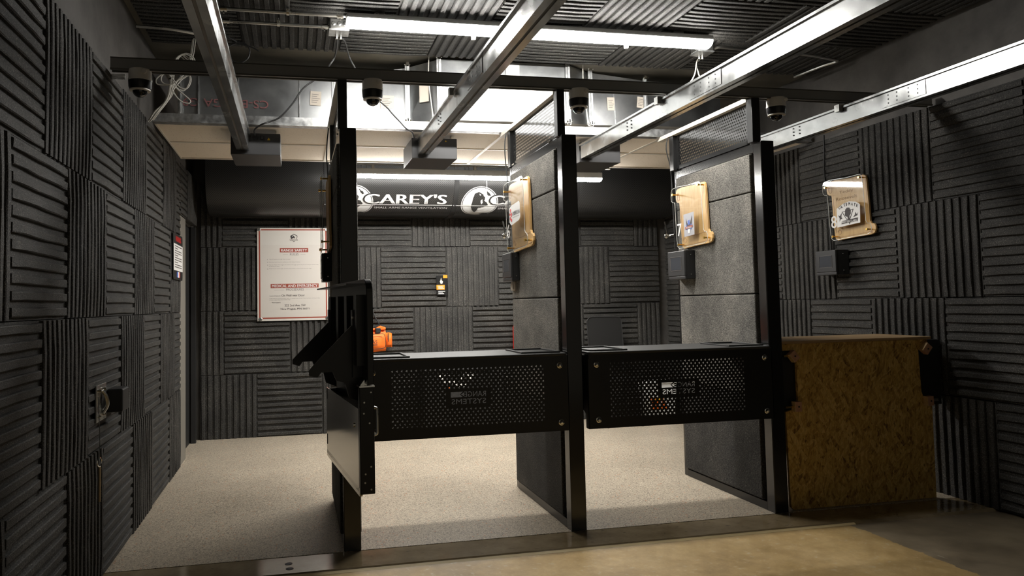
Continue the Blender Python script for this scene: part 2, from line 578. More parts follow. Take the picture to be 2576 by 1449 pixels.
def foam_mesh(w, h, var):
    """ribbed tile, ribs along local x, width w, height h, origin at the back centre, face at +z"""
    k = (round(w, 2), round(h, 2), var)
    if k in _FM:
        return _FM[k]
    rnd = random.Random(int(w * 1000) * 7 + int(h * 1000) * 13 + var * 101)
    g = 0.0015
    base = 0.04
    mb = MB()
    mb.box(-w / 2 + g, w / 2 - g, -h / 2 + g, h / 2 - g, 0, base)
    n = max(1, round(h / 0.0555))
    p = h / n
    seg = 5
    for i in range(n):
        c = -h / 2 + (i + 0.5) * p
        prof = [(-0.0165, base), (-0.015, TH - 0.004), (-0.0115, TH), (0.0115, TH), (0.015, TH - 0.004), (0.0165, base)]
        vs = []
        for s in range(seg + 1):
            x = -w / 2 + 0.003 + (w - 0.006) * s / seg
            e = 0.003 if s in (0, seg) else 0.0
            dy = rnd.uniform(-0.0016, 0.0016)
            for (py, pz) in prof:
                z = pz if pz <= base else pz + rnd.uniform(-0.0016, 0.0008) - (e if pz > TH - 0.003 else 0)
                vs.append((x, c + py + dy + rnd.uniform(-0.0007, 0.0007), z))
        m = len(prof)
        fs = [(s * m + q, s * m + q + 1, (s + 1) * m + q + 1, (s + 1) * m + q) for s in range(seg) for q in range(m - 1)]
        fs += [tuple(range(m)), tuple(seg * m + q for q in range(m - 1, -1, -1))]
        mb.add(vs, fs)
    me = mb.mesh('foam_tile')
    bm = bmesh.new()
    bm.from_mesh(me)
    bmesh.ops.recalc_face_normals(bm, faces=bm.faces)
    bm.to_mesh(me)
    bm.free()
    me.materials.append(M['foam'])
    _FM[k] = me
    return me


_tn = [0]


def foam(parent, c, ua, ub, normal, da, db, rib):
    """tile at centre c (on the wall plane), spanning da along ua and db along ub; rib 'a' or 'b'"""
    _tn[0] += 1
    ua, ub, normal = Vector(ua), Vector(ub), Vector(normal)
    if rib == 'a':
        ex, ey, w, h = ua, ub, da, db
    else:
        ex, ey, w, h = ub, ua, db, da
    if ex.cross(ey).dot(normal) < 0:
        ex = -ex
    o = bpy.data.objects.new('foam_tile', foam_mesh(w, h, _tn[0] % 3))
    COL.objects.link(o)
    o.parent = parent
    m = Matrix.Identity(4)
    for i in range(3):
        m[i][0], m[i][1], m[i][2], m[i][3] = ex[i], ey[i], normal[i], c[i] + random.uniform(-0.002, 0.002) * abs(normal[i])
    o.matrix_world = m
    return o


def foam_row(parent, plane, lo, hi, bounds, first):
    """bounds: increasing list; first: 'h' or 'v' for the first tile (h = ribs level / along the row)"""
    kind = first
    for a, b_ in zip(bounds[:-1], bounds[1:]):
        d = b_ - a
        mid = (a + b_) / 2
        zc = (lo + hi) / 2
        rib = 'a' if kind == 'h' else 'b'
        if plane == 'left':
            foam(parent, (XL - TH, mid, zc), (0, 1, 0), (0, 0, 1), (1, 0, 0), d, hi - lo, rib)
        elif plane == 'right':
            foam(parent, (XR + TH, mid, zc), (0, 1, 0), (0, 0, 1), (-1, 0, 0), d, hi - lo, rib)
        elif plane == 'back':
            foam(parent, (mid, YB + TH, zc), (1, 0, 0), (0, 0, 1), (0, -1, 0), d, hi - lo, rib)
        else:
            foam(parent, (mid, zc, ZC + TH), (1, 0, 0), (0, 1, 0), (0, 0, -1), d, hi - lo, rib)
        kind = 'v' if kind == 'h' else 'h'


Z = [0.0, 0.604, 1.208, 1.812, 2.416]
foam_row(wall_left, 'left', Z[3], Z[4], [1.68, 2.29, 2.904, 3.551, 4.156, 4.8, 5.383, 5.971, 6.2], 'v')
foam_row(wall_left, 'left', 1.995, Z[4], [6.2, 6.58, 7.19], 'h')
foam_row(wall_left, 'left', Z[2], Z[3], [1.38, 1.98, 2.59, 3.18, 3.809, 4.446, 5.058, 5.689, 6.2], 'h')
foam_row(wall_left, 'left', Z[1], Z[2], [1.68, 2.28, 2.887, 3.501, 4.118, 4.736, 5.279, 5.891, 6.2], 'v')
foam_row(wall_left, 'left', Z[0], Z[1], [1.37, 1.97, 2.573, 3.206, 3.769, 4.417, 4.996, 5.655, 6.2], 'h')
foam_row(wall_right, 'right', Z[3] + 0.01, Z[4] + 0.005, [1.45, 2.05, 2.66, 3.27, 3.886, 4.49, 5.12, 5.73, 6.34, 6.95, 7.33], 'v')
foam_row(wall_right, 'right', Z[2] + 0.01, Z[3] + 0.01, [1.75, 2.36, 2.97, 3.575, 4.191, 4.76, 5.395, 6.0, 6.61, 7.33], 'h')
foam_row(wall_right, 'right', Z[1] + 0.01, Z[2] + 0.01, [1.4, 2.01, 2.62, 3.23, 3.837, 4.443, 5.052, 5.66, 6.27, 6.88, 7.33], 'v')
foam_row(wall_right, 'right', Z[0], Z[1] + 0.01, [1.7, 2.31, 2.93, 3.54, 4.16, 4.77, 5.38, 5.99, 6.6, 7.33], 'h')
foam_row(wall_back, 'back', Z[3], Z[4], [-0.87, -0.66, -0.05, 0.55, 1.159, 1.77, 2.37, 2.97, 3.574, 3.86], 'v')
foam_row(wall_back, 'back', Z[2], Z[3], [-0.87, -0.35, 0.24, 0.851, 1.509, 2.06, 2.66, 3.287, 3.86], 'v')
foam_row(wall_back, 'back', Z[1], Z[2], [-0.87, -0.648, -0.038, 0.57, 1.17, 1.778, 2.38, 2.98, 3.59, 3.86], 'v')
foam_row(wall_back, 'back', Z[0], Z[1], [-0.87, -0.346, 0.26, 0.87, 1.48, 2.09, 2.7, 3.31, 3.86], 'v')
foam_row(ceiling, 'ceil', 4.32, 4.93, [-0.87, -0.31, 0.31, 0.9, 1.5, 2.15, 2.8, 3.4, 3.92], 'h')
foam_row(ceiling, 'ceil', 3.71, 4.32, [-0.87, -0.6, 0.0, 0.6, 1.18, 1.76, 2.3, 2.93, 3.5, 3.92], 'h')
foam_row(ceiling, 'ceil', 3.1, 3.71, [-0.87, -0.31, 0.3, 0.9, 1.5, 2.1, 2.7, 3.3, 3.92], 'h')
foam_row(ceiling, 'ceil', 2.49, 3.1, [-0.87, -0.6, 0.0, 0.6, 1.2, 1.8, 2.4, 3.0, 3.6, 3.92], 'v')
foam_row(ceiling, 'ceil', 1.88, 2.49, [-0.87, -0.31, 0.3, 0.9, 1.5, 2.1, 2.7, 3.3, 3.92], 'h')

# door in the left wall
door = struct(MB().box(-0.99, -0.945, 6.53, 7.22, 0.0, 1.98).build('door_1', 'matte_black'))
MB().box(-0.985, -0.885, 6.205, 6.525, 0, 1.985).build('door_frame', 'door_grey', door)
MB().box(-0.95, -0.9, 6.53, 6.56, 0, 1.99).box(-0.93, -0.89, 7.2, 7.26, 0, 1.99).build('door_stop', 'matte_black', door)

# ------------------------------------------------------------------ suspended ceiling
sus = struct(bpy.data.objects.new('ceiling', None))
COL.objects.link(sus)
sus.location = (1.5, 5.57, 2.435)
xs = [XL, -0.95 + 1.21, 1.475, 2.69, XR]
for y0, y1 in ((4.985, 5.565), (5.58, 6.165)):
    for x0, x1 in zip(xs[:-1], xs[1:]):
        MB().box(x0 + 0.009, x1 - 0.009, y0, y1, 2.438, 2.452).build('ceiling_tile', 'tile', sus, bevel=0.002)
for x in xs[1:-1]:
    MB().box(x - 0.012, x + 0.012, 4.98, 6.17, 2.433, 2.44).build('grid_bar', 'grid', sus)
MB().box(XL, XR, 5.561, 5.585, 2.434, 2.4405).build('grid_bar', 'grid', sus)
MB().box(XL, XR, 6.15, 6.175, 2.43, 2.46).build('edge_trim', 'grid', sus)
MB().box(XL, XL + 0.012, 4.98, 6.15, 2.432, 2.436).build('edge_trim', 'grid', sus)
MB().box(XL, XR, 4.965, 4.985, 2.437, 2.492).box(XL, XR, 4.95, 5.02, 2.431, 2.437).build('edge_track', 'track', sus)

# ------------------------------------------------------------------ perforated quarter-round air diffuser on the back wall
CY, CZ, CR = 7.12, 2.44, 0.34


def surf(x, a, lift=0.0):
    if a < 0:
        return (x, CY - CR - lift, CZ - a)
    th = min(a / CR, math.pi / 2)
    return (x, CY - (CR + lift) * math.cos(th), CZ - (CR + lift) * math.sin(th))


DX0, DX1 = -0.755, 3.85
dif = thing('air_diffuser', 'black perforated quarter-round air diffuser lettered in white along the back wall', 'air vent', (1.5, 7.2, 2.4))
seams = [DX0, 0.3, 1.517, 2.73, DX1]


def diff_strip(x0, x1, lift):
    nseg = 14
    arcs = [-0.45] + [CR * math.pi / 2 * i / nseg for i in range(nseg + 1)]
    vs = []
    for a in arcs:
        vs += [surf(x0, a, lift), surf(x1, a, lift)]
    vs += [(x0, 7.338, CZ - CR - lift), (x1, 7.338, CZ - CR - lift), (x0, 7.338, CZ + 0.45), (x1, 7.338, CZ + 0.45)]
    k = len(vs) // 2
    fs = [(2 * i, 2 * i + 1, 2 * i + 3, 2 * i + 2) for i in range(k - 1)] + [(2 * k - 2, 2 * k - 1, 1, 0)]
    fs += [tuple(2 * i for i in range(k)), tuple(2 * i + 1 for i in range(k - 1, -1, -1))]
    return MB().add(vs, fs)


for x0, x1 in zip(seams[:-1], seams[1:]):
    diff_strip(x0, x1, 0).build('diffuser_panel', 'perf', dif, smooth=True)
for x in seams[1:-1]:
    s = diff_strip(x - 0.022, x + 0.022, 0.006).build('seam_strip', 'matte_black', dif, smooth=True)
    b = MB()
    for dx in (-0.012, 0.012):
        b.lathe(surf(x + dx, 0.298, 0.006), [(0.007, -0.004), (0.006, 0.002)], 8, 'y')
    b.build('seam_rivet', 'black', s)


def logo(gx):
    NA = [(-.34, .6), (-.41, .25), (-.45, -.15), (-.34, -.45), (-.14, -.65), (-.07, -.45), (-.03, -.25), (.24, -.2), (.46, -.05), (.35, .15), (.2, .2), (.24, .4), (.08, .6), (-.14, .7)]
    SA = [(.1, -.85), (.3, -.72), (.62, -.7), (.5, -.85), (.3, -.93)]
    GR = [(.24, .8), (.42, .68), (.55, .52), (.4, .5), (.3, .65)]
    HB = [(.02, .22), (.1, .3), (.16, .1), (.1, -.02), (.04, .08)]
    R = 0.183
    ac = 0.277
    n = 48
    ring = MB()
    outer = [surf(gx + R * math.cos(2 * math.pi * i / n), ac - R * math.sin(2 * math.pi * i / n), 0.003) for i in range(n)]
    inner = [surf(gx + R * .955 * math.cos(2 * math.pi * i / n), ac - R * .955 * math.sin(2 * math.pi * i / n), 0.003) for i in range(n)]
    ring.add(outer + inner, [(i, (i + 1) % n, n + (i + 1) % n, n + i) for i in range(n)])
    rr = [0.92, 0.7, 0.45, 0.2]
    vs = []
    for q in rr:
        vs += [surf(gx + R * q * math.cos(2 * math.pi * i / n), ac - R * q * math.sin(2 * math.pi * i / n), 0.003) for i in range(n)]
    fs = [(j * n + i, j * n + (i + 1) % n, (j + 1) * n + (i + 1) % n, (j + 1) * n + i) for j in range(3) for i in range(n)]
    fs.append(tuple(3 * n + i for i in range(n)))
    ring.add(vs, fs)
    ring.build('globe_emblem', 'logo_white', dif, fix=False)
    land = MB()
    for poly in (NA, SA, GR):
        pts = []
        m = len(poly)
        for i in range(m):
            (x0, y0), (x1, y1) = poly[i], poly[(i + 1) % m]
            for k in range(3):
                t = k / 3
                pts.append((x0 + (x1 - x0) * t + random.uniform(-.025, .025) * (k > 0), y0 + (y1 - y0) * t + random.uniform(-.025, .025) * (k > 0)))
        bm = bmesh.new()
        f = bm.faces.new([bm.verts.new((x, y, 0)) for x, y in pts])
        bmesh.ops.triangulate(bm, faces=[f])
        bmesh.ops.subdivide_edges(bm, edges=bm.edges, cuts=2, use_grid_fill=True)
        bm.verts.ensure_lookup_table()
        for i, v in enumerate(bm.verts):
            v.index = i
        land.add([surf(gx + R * v.co.x, ac - R * v.co.y, 0.0055) for v in bm.verts], [tuple(v.index for v in f.verts) for f in bm.faces])
        bm.free()
    land.build('globe_land', 'perf', dif, fix=False)
    for poly in (HB, [(.2, .62), (.3, .5), (.24, .42), (.14, .5)], [(-.1, .62), (.02, .55), (-.04, .5)]):
        MB().add([surf(gx + R * x, ac - R * y, 0.0065) for x, y in poly], [tuple(range(len(poly)))]).build('globe_lake', 'logo_white', dif, fix=False)
    tx = gx + 0.104
    out = MB().text("CAREY'S", None, None, None, 0.79, 0.119, 0.07, lambda u, v: surf(tx - 0.01 + u, 0.287 - v, 0.008))
    out.build('lettering_outline', 'perf', dif, fix=False)
    t = MB().text("CAREY'S", None, None, None, 0.77, 0.103, 0.035, lambda u, v: surf(tx + u, 0.279 - v, 0.0105))
    t.text('SMALL ARMS RANGE VENTILATION', None, None, None, 0.7, 0.026, 0.012, lambda u, v: surf(tx + 0.09 + u, 0.349 - v, 0.004))
    t.add([surf(x, a, 0.004) for x in (tx + 0.08, tx + 0.835) for a in (0.302, 0.294)], [(0, 1, 3, 2)])
    t.add([surf(x, a, 0.0072) for x in (gx - 0.22, gx + 0.2) for a in (0.302, 0.294)], [(0, 1, 3, 2)])
    t.build('lettering', 'logo_white', dif, fix=False)


logo(0.55)
logo(1.757)

# ------------------------------------------------------------------ strip lights


def strip_light(x0, x1, yc, z, w, lens_mat, label, side_h=0.05, depth=0.04):
    t = thing('strip_light', label, 'light', ((x0 + x1) / 2, yc, z + side_h))
    MB().box(x0, x1, yc - w * 0.495, yc + w * 0.495, z + 0.0032, z + side_h).build('lamp_housing', 'housing', t, bevel=0.004)
    n = 12
    poly = [(x0 + 0.003, yc - w * 0.5, z + 0.003)] + [(x0 + 0.003, yc - w * 0.5 * math.cos(math.pi * i / n), z - depth * math.sin(math.pi * i / n)) for i in range(n + 1)] + [(x0 + 0.003, yc + w * 0.5, z + 0.003)]
    MB().prism(poly, (x1 - x0 - 0.006, 0, 0)).build('lens', lens_mat, t)
    return t


sl = strip_light(0.307, 2.61, 4.215, 2.869, 0.122, 'lens_front', 'long lit strip light fixed to the ribbed ceiling above the lane dividers', 0.033, 0.034)
for x in (0.5, 1.45, 2.4):
    MB().box(x - 0.03, x + 0.03, 4.2, 4.23, 2.9, 2.933).build('ceiling_mount', 'conduit', sl)
for x in (1.07, 2.06):
    MB().lathe((x, 4.255, 2.82), [(0.011, 0.0), (0.014, 0.006), (0.014, 0.026), (0.009, 0.03)], 12).build('lens_clip', 'white', sl)
b = MB()
for x in (0.9, 1.45, 2.0, 2.45):
    b.lathe((x, 4.158, 2.89), [(0.005, 0.002), (0.004, -0.002)], 8, 'y')
b.build('housing_screw', 'chrome', sl)['kind'] = 'stuff'
sr = strip_light(0.352, 2.752, 6.3, 2.345, 0.11, 'lens_rear', 'lit strip light hung below the suspended ceiling by the lettered diffuser', 0.055, 0.022)
for x in (0.6, 1.5, 2.6):
    MB().tube([(x, 6.3, 2.398), (x + 0.02, 6.3, 2.42), (x, 6.3, 2.442), (x - 0.02, 6.3, 2.42), (x, 6.3, 2.398)], 0.0025, 6, 3).build('hanging_hook', 'conduit', sr)
    MB().box(x + 0.06, x + 0.085, 6.29, 6.31, 2.398, 2.44).build('mount_tab', 'grid', sr)
MB().tube([(1.665, 6.245, 2.34), (1.66, 6.24, 2.2), (1.652, 6.24, 2.13)], 0.0022, 6, 3).build('pull_cord', 'white_cable', sr)
MB().box(0.3, 2.85, 6.29, 6.31, 2.438, 2.448).box(0.4, 0.42, 6.16, 6.31, 2.438, 2.448).box(2.7, 2.72, 6.16, 6.31, 2.438, 2.448).build('support_channel', 'grid', sr)

# ------------------------------------------------------------------ beam, rails, cameras
beam = thing('support_beam', 'black steel beam crossing the room on top of the lane dividers', 'beam', (1.5, 3.87, 2.45))
MB().box(XL, XR, 3.85, 3.89, 2.424, 2.48).build('strut_channel', 'beam', beam)
MB().box(XL, XR, 3.844, 3.855, 2.418, 2.426).box(XL, XR, 3.885, 3.896, 2.418, 2.426).box(XL, XR, 3.846, 3.85, 2.477, 2.482).build('channel_lip', 'beam_lip', beam)
b = MB().box(XL, XL + 0.06, 3.86, 3.9, 2.385, 2.4).lathe((XL + 0.05, 3.88, 2.395), [(0.012, -0.012), (0.012, 0.012)], 6, 'x')
b.build('end_bracket', 'conduit', beam)

rail_labels = ['galvanized target rail ending at the left motor box',
               'galvanized target rail ending at the middle motor box',
               'galvanized target rail ending at the right motor box by the middle divider',
               'galvanized target rail along the right ribbed wall']
rx = [-0.325, 0.898, 2.117, 3.315]


def make_rail(x, label):
    t = thing('target_rail', label, 'rail', (x, 3.87, 2.34))
    z0, z1, h = 2.285, 2.39, 0.04
    prof = [(-h, z0), (-0.007, z0), (-0.007, z0 + 0.012), (0.007, z0 + 0.012), (0.007, z0), (h, z0), (h, z1 - 0.012), (h + 0.012, z1 - 0.012), (h + 0.012, z1),
            (-h - 0.012, z1), (-h - 0.012, z1 - 0.012), (-h, z1 - 0.012)]
    MB().prism([(x + px, -0.6, pz) for px, pz in prof], (0, 5.69, 0)).build('channel', 'galv', t)
    MB().box(x - 0.007, x + 0.007, -0.6, 5.088, z0 + 0.008, z0 + 0.012).build('slot_strip', 'beam_lip', t)
    MB().box(x - h - 0.003, x - h, 3.25, 3.55, z0 + 0.012, z1 - 0.016).build('splice_plate', 'galv', t)
    b = MB()
    for y in (3.3, 3.36, 3.44, 3.5, 4.25, 4.31):
        for z in (z0 + 0.03, z0 + 0.052, z1 - 0.03):
            b.cyl((x - h - 0.004, y, z), (x - h - 0.001, y, z), 0.0045, n=8)
    b.build('splice_bolt', 'matte_black', t)['kind'] = 'stuff'
    hg = MB().box(x - 0.045, x + 0.045, 3.84, 3.9, z1, z1 + 0.012).box(x - 0.07, x - 0.045, 3.85, 3.89, z1 - 0.03, z1 + 0.012).build('hanger_plate', 'conduit', t)
    MB().cyl((x, 3.87, z1 + 0.01), (x, 3.87, 2.424), 0.008).lathe((x, 3.87, z1 + 0.012), [(0.016, 0), (0.016, 0.01)], 6).build('hanger_bolt', 'chrome', hg)
    return t


for x, l in zip(rx, rail_labels):
    make_rail(x, l)

cam_labels = ['dome camera under the beam beside the left ribbed wall', 'dome camera under the beam just right of the left divider',
              'dome camera under the beam just right of the middle divider', 'dome camera under the beam just right of the right divider']
for x, l in zip((-0.737, 0.416, 1.573, 2.825), cam_labels):
    c = (x, 3.865, 2.424)
    t = thing('dome_camera', l, 'camera', c)
    MB().lathe(c, [(0.052, 0), (0.054, -0.012), (0.054, -0.045), (0.056, -0.046), (0.056, -0.056)], 28).build('mount_ring', 'cam_white', t, smooth=True)
    MB().lathe((x + 0.028, 3.815, 2.405), [(0.012, 0.0), (0.012, -0.006), (0.009, -0.008)], 14, 'y').build('conduit_plug', 'cam_white', t)
    MB().lathe(c, [(0.0555, -0.056), (0.054, -0.085), (0.048, -0.1), (0.036, -0.104)], 28).build('camera_body', 'cam_black', t, smooth=True)
    MB().lathe(c, [(0.049, -0.098), (0.0495, -0.104), (0.04, -0.106)], 28).build('trim_ring', 'cam_white', t, smooth=True)
    MB().lathe(c, [(0.036, -0.102)] + [(0.036 * math.cos(a), -0.104 - 0.032 * math.sin(a)) for a in (0.3, 0.6, 0.9, 1.2, 1.45)], 24).build('dome', 'dome', t, smooth=True)

# ------------------------------------------------------------------ motor boxes
ml = ['dark grey motor box with switch and yellow triangle under the suspended ceiling', 'grey motor box under the suspended ceiling between left and middle dividers',
      'grey motor box under the suspended ceiling just right of the middle divider']
for i, (x0, l) in enumerate(zip((-0.405, 0.82, 2.07), ml)):
    x1 = x0 + 0.325
    t = thing('motor_box', l, 'box', ((x0 + x1) / 2, 5.3, 2.41))
    MB().box(x0, x1, 5.1, 5.5, 2.262, 2.408).build('housing', 'box_grey', t, bevel=0.004)
    MB().box(x0 + 0.002, x1 - 0.002, 5.5, 5.52, 2.262, 2.41).build('back_flange', 'box_grey', t, bevel=0.003)
    for x in (x0 + 0.03, x1 - 0.03):
        MB().cyl((x, 5.16, 2.4), (x, 5.16, 2.4385), 0.007).build('hanging_rod', 'chrome', t)
    MB().lathe((x0 + 0.04, 5.098, 2.385), [(0.007, 0.0), (0.006, -0.006)], 10, 'y').build('housing_screw', 'chrome', t)
    MB().tube([(x0 + 0.075, 5.09, 2.39), (x0 + 0.07, 5.06, 2.385), (x0 + 0.075, 5.055, 2.34), (x0 + 0.1, 5.08, 2.3)], 0.01, 8, 4).build('drive_link', 'galv', t)
    if i == 0:
        MB().lathe((x1 - 0.165, 5.098, 2.375), [(0.018, 0), (0.018, -0.012), (0.012, -0.014)], 16, 'y').build('power_socket', 'matte_black', t)
        s = MB().box(x1 - 0.135, x1 - 0.105, 5.09, 5.1, 2.362, 2.39).build('switch_plate', 'matte_black', t)
        MB().box(x1 - 0.126, x1 - 0.114, 5.084, 5.092, 2.368, 2.385).build('rocker', 'box_grey', s)
        MB().add([(x1 - 0.088, 5.0985, 2.362), (x1 - 0.066, 5.0985, 2.362), (x1 - 0.077, 5.0985, 2.381)], [(0, 1, 2)]).build('warning_triangle', 'yellow', t)
    elif i == 1:
        MB().add([(x1 - 0.088, 5.0985, 2.385), (x1 - 0.074, 5.0985, 2.385), (x1 - 0.081, 5.0985, 2.396)], [(0, 1, 2)]).build('warning_triangle', 'yellow', t)

# ------------------------------------------------------------------ air duct
duct = thing('air_duct', 'galvanized air duct above the suspended ceiling with paper labels', 'air duct', (1.0, 5.3, 2.8))
ST = [(-0.735, 5.19, 5.196, 2.54, 2.84), (0.291, 5.185, 5.196, 2.54, 2.845), (0.805, 5.175, 5.215, 2.534, 2.94), (1.008, 5.03, 5.035, 2.525, 2.955), (1.965, 5.03, 5.035, 2.53, 2.965), (2.2, 5.175, 5.215, 2.56, 2.975), (2.65, 5.18, 5.21, 2.57, 2.93), (3.3, 5.18, 5.2, 2.57, 2.9)]
names = ['duct_section', 'duct_taper', 'duct_elbow', 'duct_section', 'duct_elbow', 'duct_taper', 'duct_section']
for (a, c), nm in zip(zip(ST[:-1], ST[1:]), names):
    vs = []
    for x, y, yt, z0, z1 in (a, c):
        vs += [(x, y, z0), (x, yt, z1), (x, y + 0.38, z1), (x, y + 0.38, z0)]
    MB().add(vs, [(0, 1, 5, 4), (1, 2, 6, 5), (2, 3, 7, 6), (3, 0, 4, 7), (0, 3, 2, 1), (4, 5, 6, 7)]).build(nm, 'duct', duct)
for (x, y, yt, z0, z1) in ST[:-1]:
    fl = MB().box(x - 0.016, x + 0.016, y - 0.012, y + 0.39, z0 - 0.012, z0).box(x - 0.016, x + 0.016, y - 0.012, y, z0, z1 + 0.004).box(x - 0.004, x + 0.004, y - 0.03, y - 0.01, z0, z1).build('duct_flange', 'track', duct)
    if x > 0:
        for z in (z0 + 0.01, z1 + 0.008):
            MB().cyl((x - 0.022, y - 0.02, z), (x + 0.022, y - 0.02, z), 0.005, n=8).box(x - 0.012, x + 0.012, y - 0.03, y - 0.008, z - 0.015, z + 0.015).build('flange_clamp', 'chrome', fl)
for x in (-0.62, -0.36, 0.05, 2.05 + 0.35, 0.62):
    MB().prism([(x - 0.003, 5.17, 2.545), (x - 0.003, 5.192, 2.84), (x - 0.003, 5.24, 2.84), (x - 0.003, 5.24, 2.545)], (0.006, 0, 0)).build('duct_seam', 'track', duct)
for x, z, w, h, tlt in ((0.16, 2.685, 0.075, 0.1, 0.05), (0.66, 2.68, 0.1, 0.09, 0.0), (2.37, 2.73, 0.06, 0.1, -0.04), (2.62, 2.75, 0.07, 0.085, 0.12)):
    ex = Vector((math.cos(tlt), 0, -math.sin(tlt)))
    ey = Vector((math.sin(tlt), 0, math.cos(tlt)))
    o0 = Vector((x, 5.1955, z)) - ex * w / 2 - ey * h / 2
    o0 = o0 - Vector((0, 0.012, 0))
    s = MB().quad(o0, ex, ey, w, h).build('paper_sticker', 'paper', duct)
    b = MB()
    for k in range(5):
        b.quad(o0 + ey * (h * (0.2 + 0.14 * k)) + ex * 0.01 + Vector((0, -0.001, 0)), ex, ey, w * (0.5 + 0.25 * ((k * 7) % 3) / 2), 0.003)
    b.build('sticker_print', 'print_grey', s)
sl_ = MB().quad((0.88, 5.1, 2.66), Vector((0.77, -0.63, 0)).normalized(), (0, 0, 1), 0.075, 0.15).build('paper_sticker', 'paper', duct)
MB().quad((1.5, 5.027, 2.84), (1, 0, 0), (0, 0, 1), 0.1, 0.1).build('paper_sticker', 'offwhite', duct)
for x in (0.945, 2.1):
    MB().tube([(x, 5.06, 2.98), (x - 0.008, 5.04, 2.8), (x + 0.015, 5.03, 2.57), (x + 0.03, 5.03, 2.53), (x + 0.022, 5.03, 2.515), (x + 0.015, 5.03, 2.535), (x + 0.01, 5.04, 2.62)], 0.004, 6, 4).build('hanging_cable', 'white_cable', duct)
# red stencil, printed upside down
MB().text('CS-B 26GA G9', (-0.16, 5.182, 2.655), (-1, 0, 0), (0, 0, -1), 0.56, 0.055).build('stencil_print', 'duct_ink', duct, fix=False)['kind'] = 'stuff'

# ------------------------------------------------------------------ conduits, junction boxes, cables
for i, (y, x1, zc, l) in enumerate(((4.225, 0.305, 2.905, 'upper thin steel conduit running into the end of the lit ceiling strip light'),
                                    (4.395, 0.222, 2.9, 'lower thin steel conduit running into the metal junction box on the ceiling'))):
    t = thing('conduit', l, 'pipe', (-0.1, y, zc))
    MB().cyl((-0.41, y, zc), (x1, y, zc), 0.0105, n=12).build('pipe', 'conduit', t, smooth=True)
    for x in (-0.37, x1 - 0.03):
        MB().cyl((x - 0.018, y, zc), (x + 0.018, y, zc), 0.0155, n=12).cyl((x, y, zc), (x, y, zc - 0.025), 0.005, n=8).build('coupling', 'chrome', t)
    x = -0.02 if i == 0 else -0.075
    MB().cyl((x - 0.008, y, zc), (x + 0.008, y, zc), 0.015, n=12).box(x - 0.009, x + 0.009, y - 0.034, y + 0.034, zc + 0.008, zc + 0.013).cyl((x, y - 0.02, zc), (x, y - 0.02, zc + 0.03), 0.004, n=8).build('strap', 'chrome', t)
for x, y, l in ((0.275, 4.375, 'metal junction box at the left end of the lit ceiling light'), (2.66, 4.375, 'metal junction box under the right end of the lit ceiling light')):
    z0, z1 = 2.865, 2.93
    t = thing('junction_box', l, 'junction box', (x, y, 2.93))
    MB().box(x - 0.055, x + 0.055, y - 0.05, y + 0.05, z0, z1).build('box_body', 'conduit', t, bevel=0.006)
    b = MB()
    for k in range(3):
        b.lathe((x - 0.034 + 0.034 * k, y - 0.0505, 2.898), [(0.013, 0.001), (0.013, -0.001), (0.009, -0.003)], 12, 'y')
    b.build('knockout', 'conduit', t)
    MB().box(x - 0.058, x + 0.058, y - 0.053, y + 0.053, z0 - 0.008, z0).build('cover_plate', 'track', t)
    b = MB()
    for dx in (-0.012, 0.012):
        b.cyl((x + dx, y + 0.02, z0 - 0.008), (x + dx, y + 0.02, z0 - 0.035), 0.009, n=10)
    b.build('cable_gland', 'chrome', t)


def cable(name, label, pts, r, m, cat='cable', group=None):
    o = MB().tube(pts, r, 8, 6).build(name, m, smooth=True)
    return tag(o, label, cat, group)


cable('power_cable', 'black cable hanging from the junction box across the duct to the left motor box', [(0.263, 4.4, 2.842), (0.27, 4.5, 2.83), (0.262, 4.6, 2.79), (0.232, 4.6, 2.74), (0.195, 4.65, 2.7), (0.164, 4.8, 2.713), (0.088, 4.8, 2.657), (0.05, 4.8, 2.614), (0.0, 4.8, 2.535), (-0.075, 4.8, 2.449), (-0.137, 4.8, 2.417), (-0.19, 4.8, 2.397), (-0.24, 4.92, 2.39), (-0.245, 5.06, 2.385)], 0.0055, 'black_cable')
cable('power_cable', 'dark cable hanging from the junction box across the duct to the middle motor box', [(0.287, 4.4, 2.842), (0.32, 4.5, 2.85), (0.351, 4.6, 2.797), (0.38, 4.6, 2.738), (0.416, 4.65, 2.69), (0.46, 4.75, 2.66), (0.51, 4.8, 2.613), (0.557, 4.8, 2.579), (0.614, 4.8, 2.532), (0.643, 4.8, 2.498), (0.692, 4.8, 2.446), (0.737, 4.8, 2.398), (0.79, 4.9, 2.4), (0.834, 5.09, 2.404)], 0.005, 'black_cable')
cable('power_cable', 'pale looped cable hanging left from the junction box at the light right end', [(2.648, 4.395, 2.842), (2.68, 4.48, 2.835), (2.676, 4.5, 2.766), (2.644, 4.5, 2.71), (2.604, 4.5, 2.675), (2.57, 4.6, 2.66)], 0.0045, 'white_cable')
cable('power_cable', 'grey cable hanging right from the junction box at the light right end', [(2.672, 4.395, 2.842), (2.69, 4.5, 2.835), (2.703, 4.5, 2.767), (2.715, 4.5, 2.699), (2.72, 4.7, 2.64)], 0.005, 'grey_cable')
cable('wire_loop', 'black wire hanging in a round loop from the ceiling edge', [(-0.43, 4.62, 2.93), (-0.38, 4.66, 2.9), (-0.335, 4.7, 2.883), (-0.383, 4.7, 2.852), (-0.388, 4.7, 2.802), (-0.352, 4.7, 2.761), (-0.31, 4.7, 2.756), (-0.267, 4.7, 2.788), (-0.257, 4.7, 2.842), (-0.285, 4.7, 2.878), (-0.323, 4.7, 2.886), (-0.36, 4.7, 2.885), (-0.25, 4.7, 2.86), (-0.2, 4.7, 2.835)], 0.0045, 'black_cable', 'wire')
